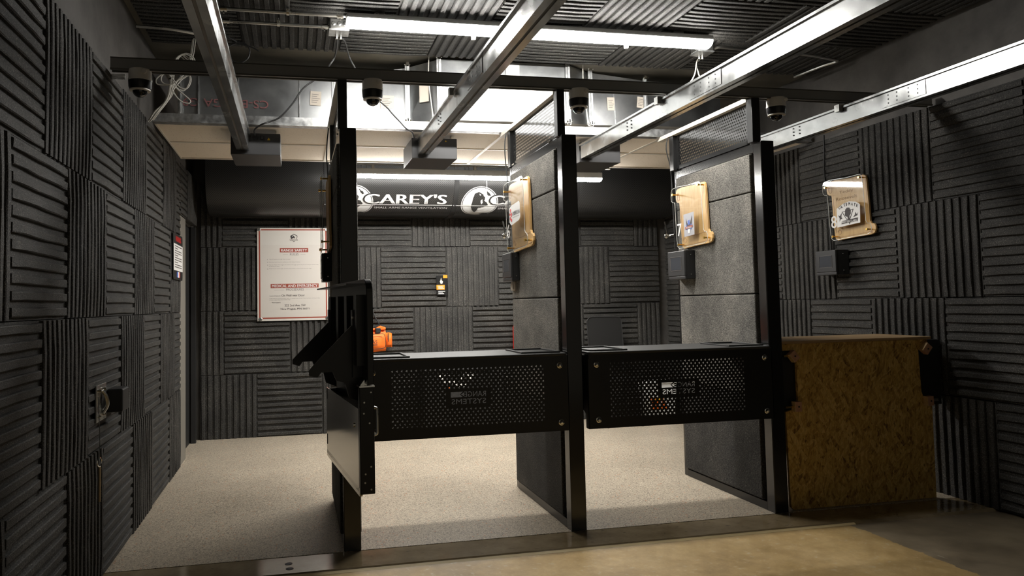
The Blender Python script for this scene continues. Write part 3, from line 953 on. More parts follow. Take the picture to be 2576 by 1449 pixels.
cable('ceiling_conduit', 'thin grey conduit on the ceiling beside the left concrete wall', [(-0.9, 4.6, 2.915), (-0.707, 4.61, 2.912), (-0.56, 4.66, 2.91)], 0.01, 'conduit', 'pipe')
cable('ceiling_conduit', 'thin grey conduit on the ceiling leaving the right end of the strip light', [(2.72, 4.38, 2.9), (2.763, 4.403, 2.91), (2.8, 4.385, 2.915), (2.92, 4.394, 2.915), (3.3, 4.44, 2.915)], 0.01, 'conduit', 'pipe')
cable('ceiling_conduit', 'thin bent conduit on the ceiling above the right wall', [(3.45, 4.44, 2.92), (3.573, 4.447, 2.915), (3.744, 4.481, 2.91), (3.8, 4.51, 2.91), (3.77, 4.62, 2.91), (3.75, 4.9, 2.915)], 0.01, 'conduit', 'pipe')
coil = thing('cable_coil', 'coiled bundle of white cables hanging above the left end of the suspended ceiling', 'cable', (-0.7, 4.74, 2.8))
WC = [[(-0.6, 4.8, 2.93), (-0.617, 4.75, 2.777), (-0.67, 4.75, 2.804), (-0.71, 4.75, 2.76), (-0.728, 4.75, 2.684), (-0.724, 4.75, 2.61), (-0.733, 4.75, 2.548), (-0.774, 4.75, 2.492), (-0.82, 4.75, 2.446), (-0.855, 4.76, 2.39)],
      [(-0.589, 4.72, 2.743), (-0.613, 4.72, 2.787), (-0.654, 4.72, 2.8), (-0.696, 4.72, 2.763), (-0.717, 4.72, 2.688), (-0.724, 4.72, 2.601), (-0.747, 4.72, 2.514), (-0.801, 4.72, 2.434), (-0.842, 4.74, 2.385)],
      [(-0.722, 4.74, 2.669), (-0.768, 4.74, 2.677), (-0.809, 4.74, 2.645), (-0.803, 4.74, 2.611), (-0.731, 4.74, 2.612), (-0.69, 4.74, 2.638), (-0.634, 4.74, 2.673), (-0.601, 4.74, 2.712), (-0.6, 4.74, 2.78)],
      [(-0.716, 4.7, 2.642), (-0.743, 4.7, 2.67), (-0.771, 4.7, 2.654), (-0.775, 4.7, 2.62), (-0.748, 4.7, 2.602), (-0.707, 4.7, 2.608), (-0.67, 4.7, 2.644), (-0.638, 4.7, 2.67)],
      [(-0.725, 4.73, 2.629), (-0.684, 4.73, 2.579), (-0.633, 4.73, 2.536), (-0.612, 4.73, 2.512), (-0.624, 4.73, 2.497), (-0.665, 4.73, 2.508), (-0.702, 4.73, 2.548), (-0.723, 4.73, 2.597)],
      [(-0.708, 4.68, 2.632), (-0.667, 4.68, 2.58), (-0.626, 4.68, 2.576), (-0.603, 4.68, 2.619), (-0.612, 4.68, 2.656), (-0.654, 4.68, 2.629), (-0.686, 4.68, 2.589), (-0.704, 4.68, 2.563)],
      [(-0.725, 4.76, 2.65), (-0.693, 4.76, 2.597), (-0.655, 4.76, 2.584), (-0.627, 4.76, 2.62), (-0.618, 4.76, 2.665), (-0.641, 4.76, 2.689), (-0.679, 4.76, 2.657), (-0.707, 4.76, 2.621)]]
for k, pts in enumerate(WC):
    MB().tube(pts, 0.0038, 6, 5).build('cable_strand', 'white_cable', coil, smooth=True)
    if k < 2:
        for d in (0.011, -0.01):
            MB().tube([(x + d, y + 0.008, z + d * 0.6) for x, y, z in pts], 0.0038, 6, 5).build('cable_strand', 'white_cable', coil, smooth=True)
MB().lathe((-0.724, 4.735, 2.645), [(0.016, -0.004), (0.016, 0.004)], 10).build('cable_tie', 'matte_black', coil)

# ------------------------------------------------------------------ lane dividers
DIV = [(0.237, 0.232, 0.28, 'tall black lane divider behind the swung-open gate counter'),
       (1.451, 1.438, 1.483, 'middle one of the three tall black lane dividers'),
       (2.686, 2.65, 2.704, 'tall black lane divider next to the chipboard panel')]
DY0, DY1 = 3.83, 4.845


def hexplate(mb, x, y0, y1, z0, z1, pitch, r):
    """thin sheet in a plane of constant x with staggered round holes"""
    rows = int((z1 - z0) / (pitch * 0.87))
    cols = int((y1 - y0) / pitch)
    dz = (z1 - z0) / rows
    dy = (y1 - y0) / (cols + 0.5)
    for j in range(rows):
        off = 0.5 * dy if j % 2 else 0.0
        zc = z0 + (j + 0.5) * dz
        edges = [y0 + off + i * dy for i in range(cols + 1)]
        if off:
            mb.add([(x, y0, zc - dz / 2), (x, y0 + off, zc - dz / 2), (x, y0 + off, zc + dz / 2), (x, y0, zc + dz / 2)], [(0, 1, 2, 3)])
        else:
            mb.add([(x, edges[-1], zc - dz / 2), (x, y1, zc - dz / 2), (x, y1, zc + dz / 2), (x, edges[-1], zc + dz / 2)], [(0, 1, 2, 3)])
        for i in range(cols):
            a, c = edges[i], edges[i + 1]
            yc = (a + c) / 2
            vs = [(x, a, zc - dz / 2), (x, c, zc - dz / 2), (x, c, zc + dz / 2), (x, a, zc + dz / 2)]
            vs += [(x, yc + r * math.cos(math.radians(t)), zc + r * math.sin(math.radians(t))) for t in (225, 270, 315, 0, 45, 90, 135, 180)]
            mb.add(vs, [(0, 1, 6, 5, 4), (1, 2, 8, 7, 6), (2, 3, 10, 9, 8), (3, 0, 4, 11, 10)])


def divider(x0, ux0, ux1, label):
    x1 = x0 + 0.087
    t = thing('lane_divider', label, 'partition', ((x0 + x1) / 2, 4.3, 0))
    MB().box(x0, x1, DY0, DY0 + 0.075, 0, 2.16).build('front_post', 'gloss_black', t, bevel=0.004)
    MB().box(x0 + 0.004, x1 - 0.004, DY1 - 0.05, DY1, 0, 2.16).build('rear_post', 'gloss_black', t, bevel=0.004)
    MB().box(x0 + 0.002, x1 - 0.002, DY0 + 0.075, DY1 - 0.05, 0.0, 0.05).build('base_rail', 'black', t, bevel=0.003)
    MB().box(x0 + 0.002, x1 - 0.002, DY0 + 0.075, DY1 - 0.05, 2.1, 2.16).build('top_rail', 'gloss_black', t, bevel=0.004)
    MB().box(x0 + 0.03, x1 - 0.03, DY0 + 0.075, DY1 - 0.05, 0.05, 2.1).build('core_sheet', 'matte_black', t)
    y0, y1 = DY0 + 0.1, DY1 - 0.045
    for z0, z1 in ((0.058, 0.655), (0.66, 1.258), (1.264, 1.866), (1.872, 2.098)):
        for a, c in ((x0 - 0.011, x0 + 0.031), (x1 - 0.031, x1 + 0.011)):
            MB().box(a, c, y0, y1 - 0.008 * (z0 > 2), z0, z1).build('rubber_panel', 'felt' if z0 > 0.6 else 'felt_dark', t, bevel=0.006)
    # upper perforated section
    MB().box(ux0, ux1, 3.85, 3.905, 2.155, 2.42).build('upper_post', 'black', t, bevel=0.003)
    xm = (ux0 + ux1) / 2 + 0.005
    MB().box(ux0 + 0.005, ux1 - 0.008, 4.79, 4.845, 2.155, 2.405).build('upper_rear_post', 'black', t, bevel=0.003)
    mb = MB()
    hexplate(mb, xm, 3.945, 4.765, 2.185, 2.395, 0.0215, 0.0058)
    mb.build('perforated_screen', 'gloss_black', t, fix=False)
    MB().box(xm - 0.004, xm + 0.012, 3.905, 3.95, 2.165, 2.4).box(xm - 0.004, xm + 0.012, 4.76, 4.79, 2.165, 2.4).box(xm - 0.004, xm + 0.012, 3.945, 4.765, 2.16, 2.186).box(xm - 0.003, xm + 0.008, 3.945, 4.765, 2.394, 2.404).build('screen_frame', 'gloss_black', t)
    MB().box(ux0 - 0.004, ux0 + 0.044, 3.9, 5.01, 2.404, 2.408).box(ux0 - 0.004, ux0, 3.9, 5.01, 2.408, 2.4305).build('top_angle', 'grid', t)
    b = MB()
    for y in (3.86, 4.0, 4.72):
        b.box(x0 - 0.004, x0 + 0.01, y, y + 0.05, 2.16, 2.168)
    b.build('joint_clip', 'chrome', t)
    for z in (0.6,):
        MB().lathe((x0 - 0.001, 3.875, z), [(0.006, 0.001), (0.006, -0.003)], 10, 'x').build('post_plug', 'matte_black', t)
    MB().tube([(ux0, 4.855, 2.4), (ux0 - 0.01, 4.86, 2.32), (x0 - 0.02, 4.86, 2.2), (x0 - 0.012, 4.858, 2.08), (x0 - 0.006, 4.852, 1.6)], 0.004, 6, 4).build('signal_cable', 'black_cable', t)
    return t


for d in DIV:
    divider(*d)

# ------------------------------------------------------------------ shooting counters
def tri_panel(mb, x0, x1, z0, z1, y, fx0, fx1, fz0, fz1, blank):
    """steel sheet x0..x1, z0..z1 whose field fx0..fx1, fz0..fz1 has staggered triangular holes"""
    for a, b_, c, d in ((x0, x1, z0, fz0), (x0, x1, fz1, z1), (x0, fx0, fz0, fz1), (fx1, x1, fz0, fz1)):
        mb.add([(a, y, c), (b_, y, c), (b_, y, d), (a, y, d)], [(0, 1, 2, 3)])
    rows = 19
    cols = round((fx1 - fx0) / 0.0252)
    dz = (fz1 - fz0) / rows
    dx = (fx1 - fx0) / (cols + 0.5)
    bx0, bx1, bz0, bz1 = blank
    for j in range(rows):
        off = 0.5 * dx if j % 2 else 0
        za, zb = fz0 + j * dz, fz0 + (j + 1) * dz
        e = [fx0 + off + i * dx for i in range(cols + 1)]
        a, b_ = (fx0, e[0]) if off else (e[-1], fx1)
        mb.add([(a, y, za), (b_, y, za), (b_, y, zb), (a, y, zb)], [(0, 1, 2, 3)])
        for i in range(cols):
            xa, xb = e[i], e[i + 1]
            xc, zc = (xa + xb) / 2, (za + zb) / 2
            if bx0 < xa and xb < bx1 and bz0 <= za + 1e-4 and zb <= bz1 + 1e-4:
                continue
            if bx0 < xb and xa < bx1 and bz0 < zb - 1e-4 and za + 1e-4 < bz1:
                pa, pb = (xa, min(xb, bx0)) if xa < bx0 else (max(xa, bx1), xb)
                if pb > pa:
                    mb.add([(pa, y, za), (pb, y, za), (pb, y, zb), (pa, y, zb)], [(0, 1, 2, 3)])
                continue
            vs = [(xa, y, za), (xb, y, za), (xb, y, zb), (xa, y, zb), (xc - 0.005, y, zc), (xc + 0.005, y, zc - 0.006), (xc + 0.005, y, zc + 0.006)]
            mb.add(vs, [(0, 1, 5, 4), (1, 2, 6, 5), (2, 3, 4, 6), (3, 0, 4)])


def rounded(x0, x1, y0, y1, r, front=True, n=6):
    """outline with rounded front corners (front is low y)"""
    p = []
    for k in range(n + 1):
        a = math.pi + math.pi / 2 * k / n
        p.append((x0 + r + r * math.cos(a), y0 + r + r * math.sin(a)))
    for k in range(n + 1):
        a = 1.5 * math.pi + math.pi / 2 * k / n
        p.append((x1 - r + r * math.cos(a), y0 + r + r * math.sin(a)))
    return p + [(x1, y1), (x0, y1)]


def pt_in_tri(p, a, b, c):
    d1 = (p[0] - b[0]) * (a[1] - b[1]) - (a[0] - b[0]) * (p[1] - b[1])
    d2 = (p[0] - c[0]) * (b[1] - c[1]) - (b[0] - c[0]) * (p[1] - c[1])
    d3 = (p[0] - a[0]) * (c[1] - a[1]) - (c[0] - a[0]) * (p[1] - a[1])
    return not ((d1 < 0 or d2 < 0 or d3 < 0) and (d1 > 0 or d2 > 0 or d3 > 0))


def stencil(mb, x0, x1, z0, z1, y, shapes):
    """rectangle of sheet with the given 2D shapes (verts, faces) cut out of it"""
    vs = [(x0, z0), (x1, z0), (x1, z1), (x0, z1)]
    es = [(0, 1), (1, 2), (2, 3), (3, 0)]
    tris = []
    for v, f in shapes:
        cnt = {}
        for fc in f:
            for i in range(len(fc)):
                k = tuple(sorted((fc[i], fc[(i + 1) % len(fc)])))
                cnt[k] = cnt.get(k, 0) + 1
            for i in range(1, len(fc) - 1):
                tris.append((v[fc[0]], v[fc[i]], v[fc[i + 1]]))
        o = len(vs)
        vs += v
        es += [(a + o, b_ + o) for (a, b_), n in cnt.items() if n == 1]
    from mathutils.geometry import delaunay_2d_cdt
    ov, _, of = delaunay_2d_cdt([Vector(p) for p in vs], es, [], 0, 1e-6)[:3]
    keep = []
    for f in of:
        c = ((ov[f[0]][0] + ov[f[1]][0] + ov[f[2]][0]) / 3, (ov[f[0]][1] + ov[f[1]][1] + ov[f[2]][1]) / 3)
        if not any(pt_in_tri(c, *t) for t in tris):
            keep.append(tuple(f))
    mb.add([(p[0], y, p[1]) for p in ov], keep)


def mirrored_text(body, xr, z, w, h, bold=0.0):
    v, f, bw, bh = text_mesh(body, bold)
    return [(xr - p[0] * w / bw, z + p[1] * h / bh) for p in v], f


def counter(x0, x1, fx0, fx1, lx0, lx1, lz, label, tilt):
    t = thing('shooting_counter', label, 'counter', ((x0 + x1) / 2, 3.9, 0.55))
    ztop = 0.962
    MB().prism([(x, y, ztop - 0.014) for x, y in rounded(x0 + 0.005, x1 - 0.005, 3.775, 4.2, 0.035)], (0, 0, 0.014)).build('counter_top', 'counter_top', t, bevel=0.004)
    dz = (0.904 - 0.602) / 19
    bz0, bz1 = 0.602 + 6 * dz, 0.602 + 12 * dz
    mb = MB()
    tri_panel(mb, x0, x1, 0.552, 0.95, 3.79, fx0, fx1, 0.602, 0.904, (lx0 - 0.012, lx1 + 0.012, bz0, bz1))
    w = lx1 - lx0
    c, m = lx0 + w * 0.34, lx0 + w * 0.26
    shapes = [mirrored_text('RANGE', lx1, lz + 0.037, w * 0.62, 0.027), mirrored_text('SYSTEMS', lx1, lz, w * 0.98, 0.027)]
    shapes.append(([(lx0, lz + 0.036), (c, lz + 0.036), (m, lz + 0.05), (c, lz + 0.064), (lx0, lz + 0.064)], [(0, 1, 2), (0, 2, 4), (2, 3, 4)]))
    shapes.append(([(c - 0.01, lz + 0.05), (c + 0.007, lz + 0.04), (c + 0.007, lz + 0.06)], [(0, 1, 2)]))
    stencil(mb, lx0 - 0.012, lx1 + 0.012, bz0, bz1, 3.79, shapes)
    mb.build('front_panel', 'black', t, fix=False)
    MB().box(x0, x1, 3.79, 3.82, 0.548, 0.553).box(x0, x0 + 0.003, 3.79, 3.83, 0.55, 0.95).box(x1 - 0.003, x1, 3.79, 3.83, 0.55, 0.95).box(x0 + 0.006, x1 - 0.006, 3.784, 3.79, 0.925, 0.948).build('panel_flange', 'black', t)
    for x, z in ((x0 + 0.05, 0.893), (x1 - 0.05, 0.897), (x1 - 0.047, 0.594), (x0 + 0.055, 0.596)):
        o = MB().lathe((x, 3.788, z), [(0.0165, 0.0), (0.0165, -0.004), (0.012, -0.006), (0.012, -0.012), (0.008, -0.017), (0.003, -0.019)], 14, 'y').build('acorn_nut', 'chrome', t, smooth=True)
    for a, c in ((x0 + 0.03, x0 + 0.25), (x1 - 0.25, x1 - 0.03)):
        MB().box(a, c, 3.82, 3.835, ztop, ztop + 0.009).box(a, c, 4.115, 4.13, ztop, ztop + 0.009).box(a, a + 0.014, 3.835, 4.115, ztop, ztop + 0.009).box(c - 0.014, c, 3.835, 4.115, ztop, ztop + 0.009).build('tray_frame', 'counter_top', t, bevel=0.002)
    for x in (x0 + 0.004, x1 - 0.03):
        MB().prism([(x, 3.83, 0.94), (x, 4.18, 0.94), (x, 4.18, 0.9), (x, 3.92, 0.66), (x, 3.83, 0.62)], (0.006, 0, 0)).build('side_bracket', 'black', t)
    return t


counter(0.3365, 1.439, 0.474, 1.308, 0.792, 0.98, 0.715, 'black counter with triangle-perforated front between the left and middle dividers', 0)
counter(1.5505, 2.674, 1.668, 2.5, 1.983, 2.183, 0.715, 'black counter with triangle-perforated front between the middle and right dividers', 0)

# ------------------------------------------------------------------ gate counter swung open in front of the left divider
g0 = Vector((0.155, 3.76, 0))
gu = (Vector((0.245, 2.9, 0)) - g0)
GL = gu.length
gu.normalize()
gv = Vector((-gu.y, gu.x, 0))
if gv.x < 0:
    gv = -gv


def G(u, v, z):
    p = g0 + gu * u + gv * v
    return (p.x, p.y, z)


gate = thing('gate_counter', 'black fold-up counter swung open on the left divider with handle and bracket arms', 'counter', (0.2, 3.3, 0.5))
MB().box(0, GL - 0.03, 0.0, 0.004, 0.515, 0.835, G).build('lower_sheet', 'sheet', gate)
MB().box(0.0, GL - 0.02, 0.0, 0.012, 0.5, 0.532, G).build('bottom_rib', 'sheet', gate)
MB().box(GL - 0.03, GL, 0.0, 0.058, 0.51, 0.92, G).build('end_channel', 'black', gate, bevel=0.003)
MB().box(0.0, GL - 0.03, 0.052, 0.057, 0.51, 0.92, G).build('front_panel', 'black', gate)
b = MB()
for v, z in ((0.045, 0.9), (0.018, 0.862), (0.016, 0.82), (0.038, 0.782), (0.042, 0.615), (0.02, 0.588), (0.018, 0.555), (0.042, 0.528)):
    b.cyl(G(GL + 0.0005, v, z), G(GL + 0.003, v, z), 0.0035, n=8)
b.build('channel_rivet', 'conduit', gate)
MB().box(GL - 0.06, GL + 0.002, 0.0, 0.06, 0.92, 0.926, G).prism([G(GL - 0.035, 0.008, 0.926), G(GL - 0.035, 0.035, 0.926), G(GL - 0.035, 0.024, 0.947)], gu * 0.012).build('hinge', 'chrome', gate)
MB().tube([G(GL - 0.1, 0.058, 0.83), G(GL - 0.1, 0.085, 0.825), G(GL - 0.1, 0.09, 0.81), G(GL - 0.1, 0.09, 0.735), G(GL - 0.1, 0.085, 0.72), G(GL - 0.1, 0.058, 0.715)], 0.006, 8, 3).build('handle', 'conduit', gate, smooth=True)
MB().cyl(G(GL - 0.12, -0.004, 0.76), G(GL - 0.12, 0.0, 0.76), 0.009, n=10).build('sheet_screw', 'chrome', gate)
for z in (0.56, 0.78):
    MB().prism([(0.155, 3.74, z), (0.2, 3.74, z), (0.262, 3.8305, z), (0.238, 3.8305, z)], (0, 0, 0.05)).build('hinge_arm', 'black', gate)
# folded top
top_poly = [(0.0, 0.93), (GL + 0.01, 0.93), (GL + 0.01, 1.29)]
for k in range(1, 6):
    a = math.pi / 2 * k / 6
    top_poly.append((GL + 0.01 - 0.05 + 0.05 * math.cos(a), 1.29 + 0.05 * math.sin(a)))
top_poly += [(GL - 0.04, 1.342), (0.04, 1.342), (0.0, 1.3)]
MB().prism([G(u, 0.03, z) for u, z in top_poly], gv * 0.026).build('folded_top', 'black', gate, bevel=0.003)
for k in range(4):
    u = 0.1 + k * 0.22
    MB().box(u, u + 0.06, 0.0, 0.03, 1.0, 1.28, G).build('stiffener_rib', 'black', gate)
MB().box(0.02, GL - 0.01, -0.045, 0.03, 1.318, 1.324, G).build('top_lip', 'gloss_black', gate)
for u in (GL - 0.12, 0.12):
    MB().prism([G(u, 0.03, 1.2), G(u, -0.005, 1.16), G(u, -0.165, 1.0), G(u, -0.178, 0.985), G(u, -0.178, 0.965), G(u, -0.145, 0.955), G(u, -0.13, 0.975), G(u, -0.085, 0.975), G(u, -0.07, 0.94), G(u, -0.035, 0.93), G(u, -0.02, 0.87), G(u, 0.03, 0.85)], gu * 0.006).build('bracket_arm', 'black', gate)
    MB().box(u - 0.015, u + 0.02, -0.006, 0.03, 0.95, 1.22, G).build('bracket_post', 'black', gate)
MB().cyl(G(GL - 0.1, -0.008, 1.19), G(GL - 0.1, -0.002, 1.19), 0.007, n=10).build('bracket_bolt', 'chrome', gate)

# ------------------------------------------------------------------ OSB board, plywood top and black brackets of the right lane
osb = thing('board', 'tall yellowish chipboard panel standing between the right divider and right wall', 'board', (3.3, 3.87, 0))
pts = [(2.794, 0.962), (2.794, 0.925), (2.86, 0.925), (2.886, 0.9), (2.886, 0.64), (2.87, 0.585), (2.801, 0.567), (2.812, 0.02), (2.83, 0.004), (3.812, 0.004), (3.815, 0.571), (3.765, 0.59), (3.742, 0.646), (3.734, 0.9), (3.76, 0.925), (3.802, 0.925), (3.802, 0.962)]
MB().prism([(x, 3.86, z) for x, z in pts], (0, 0.018, 0)).build('chipboard_sheet', 'osb', osb)
for x, z, a, s in ((2.852, 0.893, 0.65, 1), (2.863, 0.6, 0.0, 1), (3.772, 0.907, -0.7, 1), (3.775, 0.592, 0.05, 1)):
    ca, sa = math.cos(a), math.sin(a)
    q = [(x + dx * ca - dz * sa, 3.825, z + dx * sa + dz * ca) for dx, dz in ((-0.021, -0.029), (0.021, -0.029), (0.021, 0.029), (-0.021, 0.029))]
    bl = MB().prism(q, (0, 0.034, 0)).build('turn_block', 'block', osb, bevel=0.002)
    MB().cyl((x, 3.822, z), (x, 3.826, z), 0.005, n=8).build('block_screw', 'matte_black', bl)
    bx = [(x + dx * ca - dz * sa, 3.8255, z + dx * sa + dz * ca) for dx, dz in ((-0.024, -0.029), (-0.021, -0.029), (-0.021, 0.029), (-0.024, 0.029))]
    MB().prism(bx, (0, 0.033, 0)).build('block_side', 'block_end', bl)
b = MB().box(2.79, 2.84, 3.84, 3.86, 0.888, 0.899).box(2.79, 2.845, 3.84, 3.86, 0.592, 0.603)
b.build('brass_pin', 'brass', osb)
MB().box(3.81, 3.845, 3.84, 3.86, 0.587, 0.603).build('steel_pin', 'conduit', osb)
tp = MB().prism([(2.78, 3.845, 0.964), (3.815, 3.845, 0.964), (3.83, 3.86, 0.964), (3.83, 4.28, 0.964), (2.775, 4.28, 0.964)], (0, 0, 0.016)).build('plywood_top', 'ply', bevel=0.002)
tag(tp, 'thin plywood top lying on the chipboard panel by the right wall', 'counter top')
for x0, x1, l in ((2.786, 2.9, 'black steel bracket plate between the right divider and the chipboard panel'), (3.725, 3.915, 'black steel bracket plate between the chipboard panel and right wall')):
    t = thing('counter_bracket', l, 'bracket', ((x0 + x1) / 2, 4.0, 0.56))
    MB().box(x0, x1, 3.89, 3.9, 0.56, 0.955).build('face_plate', 'matte_black', t)
    xa = x0 if x0 < 3 else x1 - 0.006
    MB().box(xa, xa + 0.006, 3.9, 4.25, 0.6, 0.955).build('side_plate', 'matte_black', t)
    MB().box(x0, x1, 3.9, 4.25, 0.945, 0.958).build('top_plate', 'matte_black', t)

# ------------------------------------------------------------------ lane signs
OUT = [(.06, 1.0), (.02, .985), (0, .95), (-.01, .86), (0, .8), (.04, .77), (.09, .765), (.1, .72), (.115, .4), (.135, .1), (.15, .03), (.2, -.005), (.26, 0), (.6, .02), (.9, .03), (.97, .05), (1.0, .1), (.995, .16), (.97, .2), (.92, .205), (.895, .25), (.885, .5), (.86, .9), (.845, .97), (.8, .995), (.5, .99), (.2, 1.01)]


def sign(xw, sgn, y_hi, z0, w, h, number, label, kind):
    """a scroll-shaped wooden sign on a wall of constant x, facing -x; s runs toward the viewer's right (-y)"""
    t = thing('lane_sign', label, 'sign', (xw, y_hi - w / 2, z0 + h / 2))
    xp, xa = xw - 0.022, xw - 0.062

    def P(x, s, q):
        return (x, y_hi - s * w, z0 + q * h)
    MB().prism([P(xp, s - 0.01, q) for s, q in OUT], (0.014, 0, 0)).build('scroll_plate', 'maple', t, bevel=0.002)
    MB().prism([P(xa, s, q) for s, q in OUT], (0.004, 0, 0)).build('clear_cover', 'acrylic', t)
    rim = [P(xa + 0.002, s, q) for s, q in OUT]
    MB().tube(rim + [rim[0]], 0.0017, 5, 1).build('cover_edge', 'edge', t)
    for s, q in ((.06, .9), (.8, .945), (.19, .06), (.92, .11)):
        p0, p1 = P(xa - 0.006, s, q), P(xp, s, q)
        MB().cyl(p0, p1, 0.0052, n=10).lathe(p0, [(0.0085, -0.001), (0.0085, 0.006)], 10, 'x').build('standoff', 'brass', t)
    EX, EY = (0, -1, 0), (0, 0, 1)
    # inked scroll lines on the plate
    b = MB()
    for line in ([(.05, .93), (.03, .86), (.06, .8), (.1, .82), (.09, .9), (.05, .93)], [(.13, .7), (.14, .4), (.16, .12)], [(.2, .2), (.5, .19), (.86, .22)], [(.2, .05), (.6, .06), (.94, .08)], [(.83, .92), (.85, .5), (.87, .26)], [(.24, .09), (.28, .12), (.25, .17), (.2, .14), (.24, .09)]):
        b.tube([P(xp - 0.0005, s, q) for s, q in line], 0.0011, 4, 3)
    b.build('scroll_line', 'block', t)
    if number:
        MB().text(number, P(xa - 0.0015, .17, .2), EX, EY, None, h * 0.2, 0.02).build('lane_number', 'white', t, fix=False)
    xs = xa + 0.0048 - 0.0065
    if kind == 'american':
        q = [(.28, .62), (.38, .65), (.7, .67), (.74, .64), (.75, .45), (.7, .41), (.36, .37), (.28, .42)]
        s_ = MB().add([P(xs, s, v) for s, v in q], [tuple(range(len(q)))]).build('sticker', 'white', t, fix=False)
        MB().text('AMERICAN', P(xs - 0.001, .42, .5), EX, (0, -0.06, 1), w * 0.31, h * 0.055, 0.02).text('FIREARMS TRAINING', P(xs - 0.001, .43, .465), EX, (0, -0.06, 1), w * 0.28, h * 0.014).build('sticker_print', 'print_black', s_, fix=False)
        b = MB()
        for cs, cq, r in ((.34, .58, .03), (.37, .52, .035), (.33, .47, .03), (.38, .44, .028), (.31, .53, .022)):
            b.add([P(xs - 0.001, cs + r * math.cos(a) * 1.1, cq + r * math.sin(a)) for a in (0, .9, 1.9, 2.8, 3.9, 5.2)], [(0, 1, 2, 3, 4, 5)])
        b.build('sticker_leaf', 'bright_red', s_, fix=False)
    elif kind == 'veteran':
        s_ = MB().add([P(xs, s, v) for s, v in ((.36, .53), (.66, .545), (.66, .185), (.37, .17))], [(0, 1, 2, 3)]).build('sticker', 'light_grey', t, fix=False)
        MB().add([P(xs - 0.001, s, v) for s, v in ((.43, .47), (.47, .38), (.52, .36), (.56, .4), (.61, .5), (.6, .36), (.55, .3), (.48, .29), (.44, .35))], [tuple(range(9))]).build('sticker_eagle', 'print_black', s_, fix=False)
        MB().add([P(xs - 0.0015, s, v) for s, v in ((.48, .42), (.54, .43), (.545, .36), (.485, .35))], [(0, 1, 2, 3)]).add([P(xs - 0.0013, s, v) for s, v in ((.43, .36), (.46, .36), (.47, .27), (.44, .28))], [(0, 1, 2, 3)]).add([P(xs - 0.0013, s, v) for s, v in ((.56, .36), (.6, .36), (.59, .28), (.56, .27))], [(0, 1, 2, 3)]).build('sticker_shield', 'blue_print', s_, fix=False)
        MB().add([P(xs - 0.002, s, v) for s, v in ((.41, .285), (.62, .305), (.62, .345), (.41, .325))], [(0, 1, 2, 3)]).build('sticker_ribbon', 'red_print', s_, fix=False)
        MB().text('VETERAN', P(xs - 0.003, .44, .296), EX, (0, -0.03, 1), w * 0.15, h * 0.025, 0.02).add([P(xs - 0.002, s, v) for s, v in ((.48, .28), (.55, .28), (.54, .22), (.49, .22))], [(0, 1, 2, 3)]).build('sticker_print', 'white', s_, fix=False)
    elif kind == 'dog':
        q = [(.3, .2), (.79, .23), (.8, .52), (.72, .57), (.58, .595), (.45, .575), (.3, .51)]
        s_ = MB().add([P(xs, s, v) for s, v in q], [tuple(range(len(q)))]).build('sticker', 'white', t, fix=False)
        b = MB()
        for k, ch in enumerate('ULTIMATE'):
            u = k / 7
            s0 = .36 + .36 * u
            v0 = .475 + .055 * math.sin(math.pi * (0.08 + 0.84 * u))
            an = math.radians(24 - 44 * u)
            e1 = Vector((0, -math.cos(an), math.sin(an)))
            e2 = Vector((0, math.sin(an), math.cos(an)))
            b.text(ch, P(xs - 0.001, s0, v0), e1, e2, w * (0.036 if ch != 'I' else 0.014), h * 0.05, 0.03)
        for pa, pb in (((.42, .44), (.66, .46)), ((.42, .44), (.545, .27)), ((.66, .46), (.56, .27))):
            b.tube([P(xs - 0.001, *pa), P(xs - 0.001, *pb)], 0.0022, 4, 1)
        head = [(.49, .47), (.53, .5), (.58, .495), (.605, .45), (.6, .39), (.575, .37), (.57, .33), (.6, .28), (.53, .27), (.535, .35), (.5, .36), (.475, .38), (.485, .42)]
        b.add([P(xs - 0.0016, s, v) for s, v in head], [tuple(range(len(head)))])
        for duck in ([(.33, .4), (.37, .38), (.41, .43), (.4, .36), (.42, .33), (.38, .33), (.36, .29), (.36, .35)], [(.65, .33), (.69, .37), (.7, .41), (.73, .37), (.76, .4), (.74, .35), (.7, .34)]):
            b.add([P(xs - 0.001, s, v) for s, v in duck], [tuple(range(len(duck)))])
        b.add([P(xs - 0.002, s, v) for s, v in ((.4, .245), (.74, .265), (.75, .315), (.41, .295))], [(0, 1, 2, 3)])
        b.add([P(xs - 0.002, s, v) for s, v in ((.555, .253), (.585, .255), (.57, .225))], [(0, 1, 2)])
        b.build('sticker_print', 'print_black', s_, fix=False)
        MB().text('BRITISH LABS', P(xs - 0.004, .42, .258), EX, (0, -0.05, 1), w * 0.31, h * 0.033, 0.03).build('sticker_title', 'white', s_, fix=False)
        MB().text('Teddy', P(xp - 0.001, .27, .75), EX, EY, w * 0.3, h * 0.06).text('Roosevelt', P(xp - 0.001, .19, .655), EX, EY, w * 0.46, h * 0.055).build('engraving', 'engraved', t, fix=False)
    return t


M['engraved'] = mat('burnt_engraving', (0.35, 0.2, 0.08), 0.6)
sign(0.226, 1, 4.74, 1.56, 0.45, 0.45, '', 'clear-covered wooden sign seen edge-on beside the poster on the left divider', '')
sign(1.44, 1, 4.755, 1.565, 0.5, 0.455, '6', 'scroll-shaped wooden sign numbered 6 on the middle divider', 'american')
sign(2.675, 1, 4.765, 1.588, 0.45, 0.425, '7', 'scroll-shaped wooden sign numbered 7 with grey eagle sticker on the right divider', 'veteran')
sign(3.918, 1, 4.78, 1.645, 0.455, 0.44, '8', 'scroll-shaped wooden sign numbered 8 with white dog sticker on right wall', 'dog')

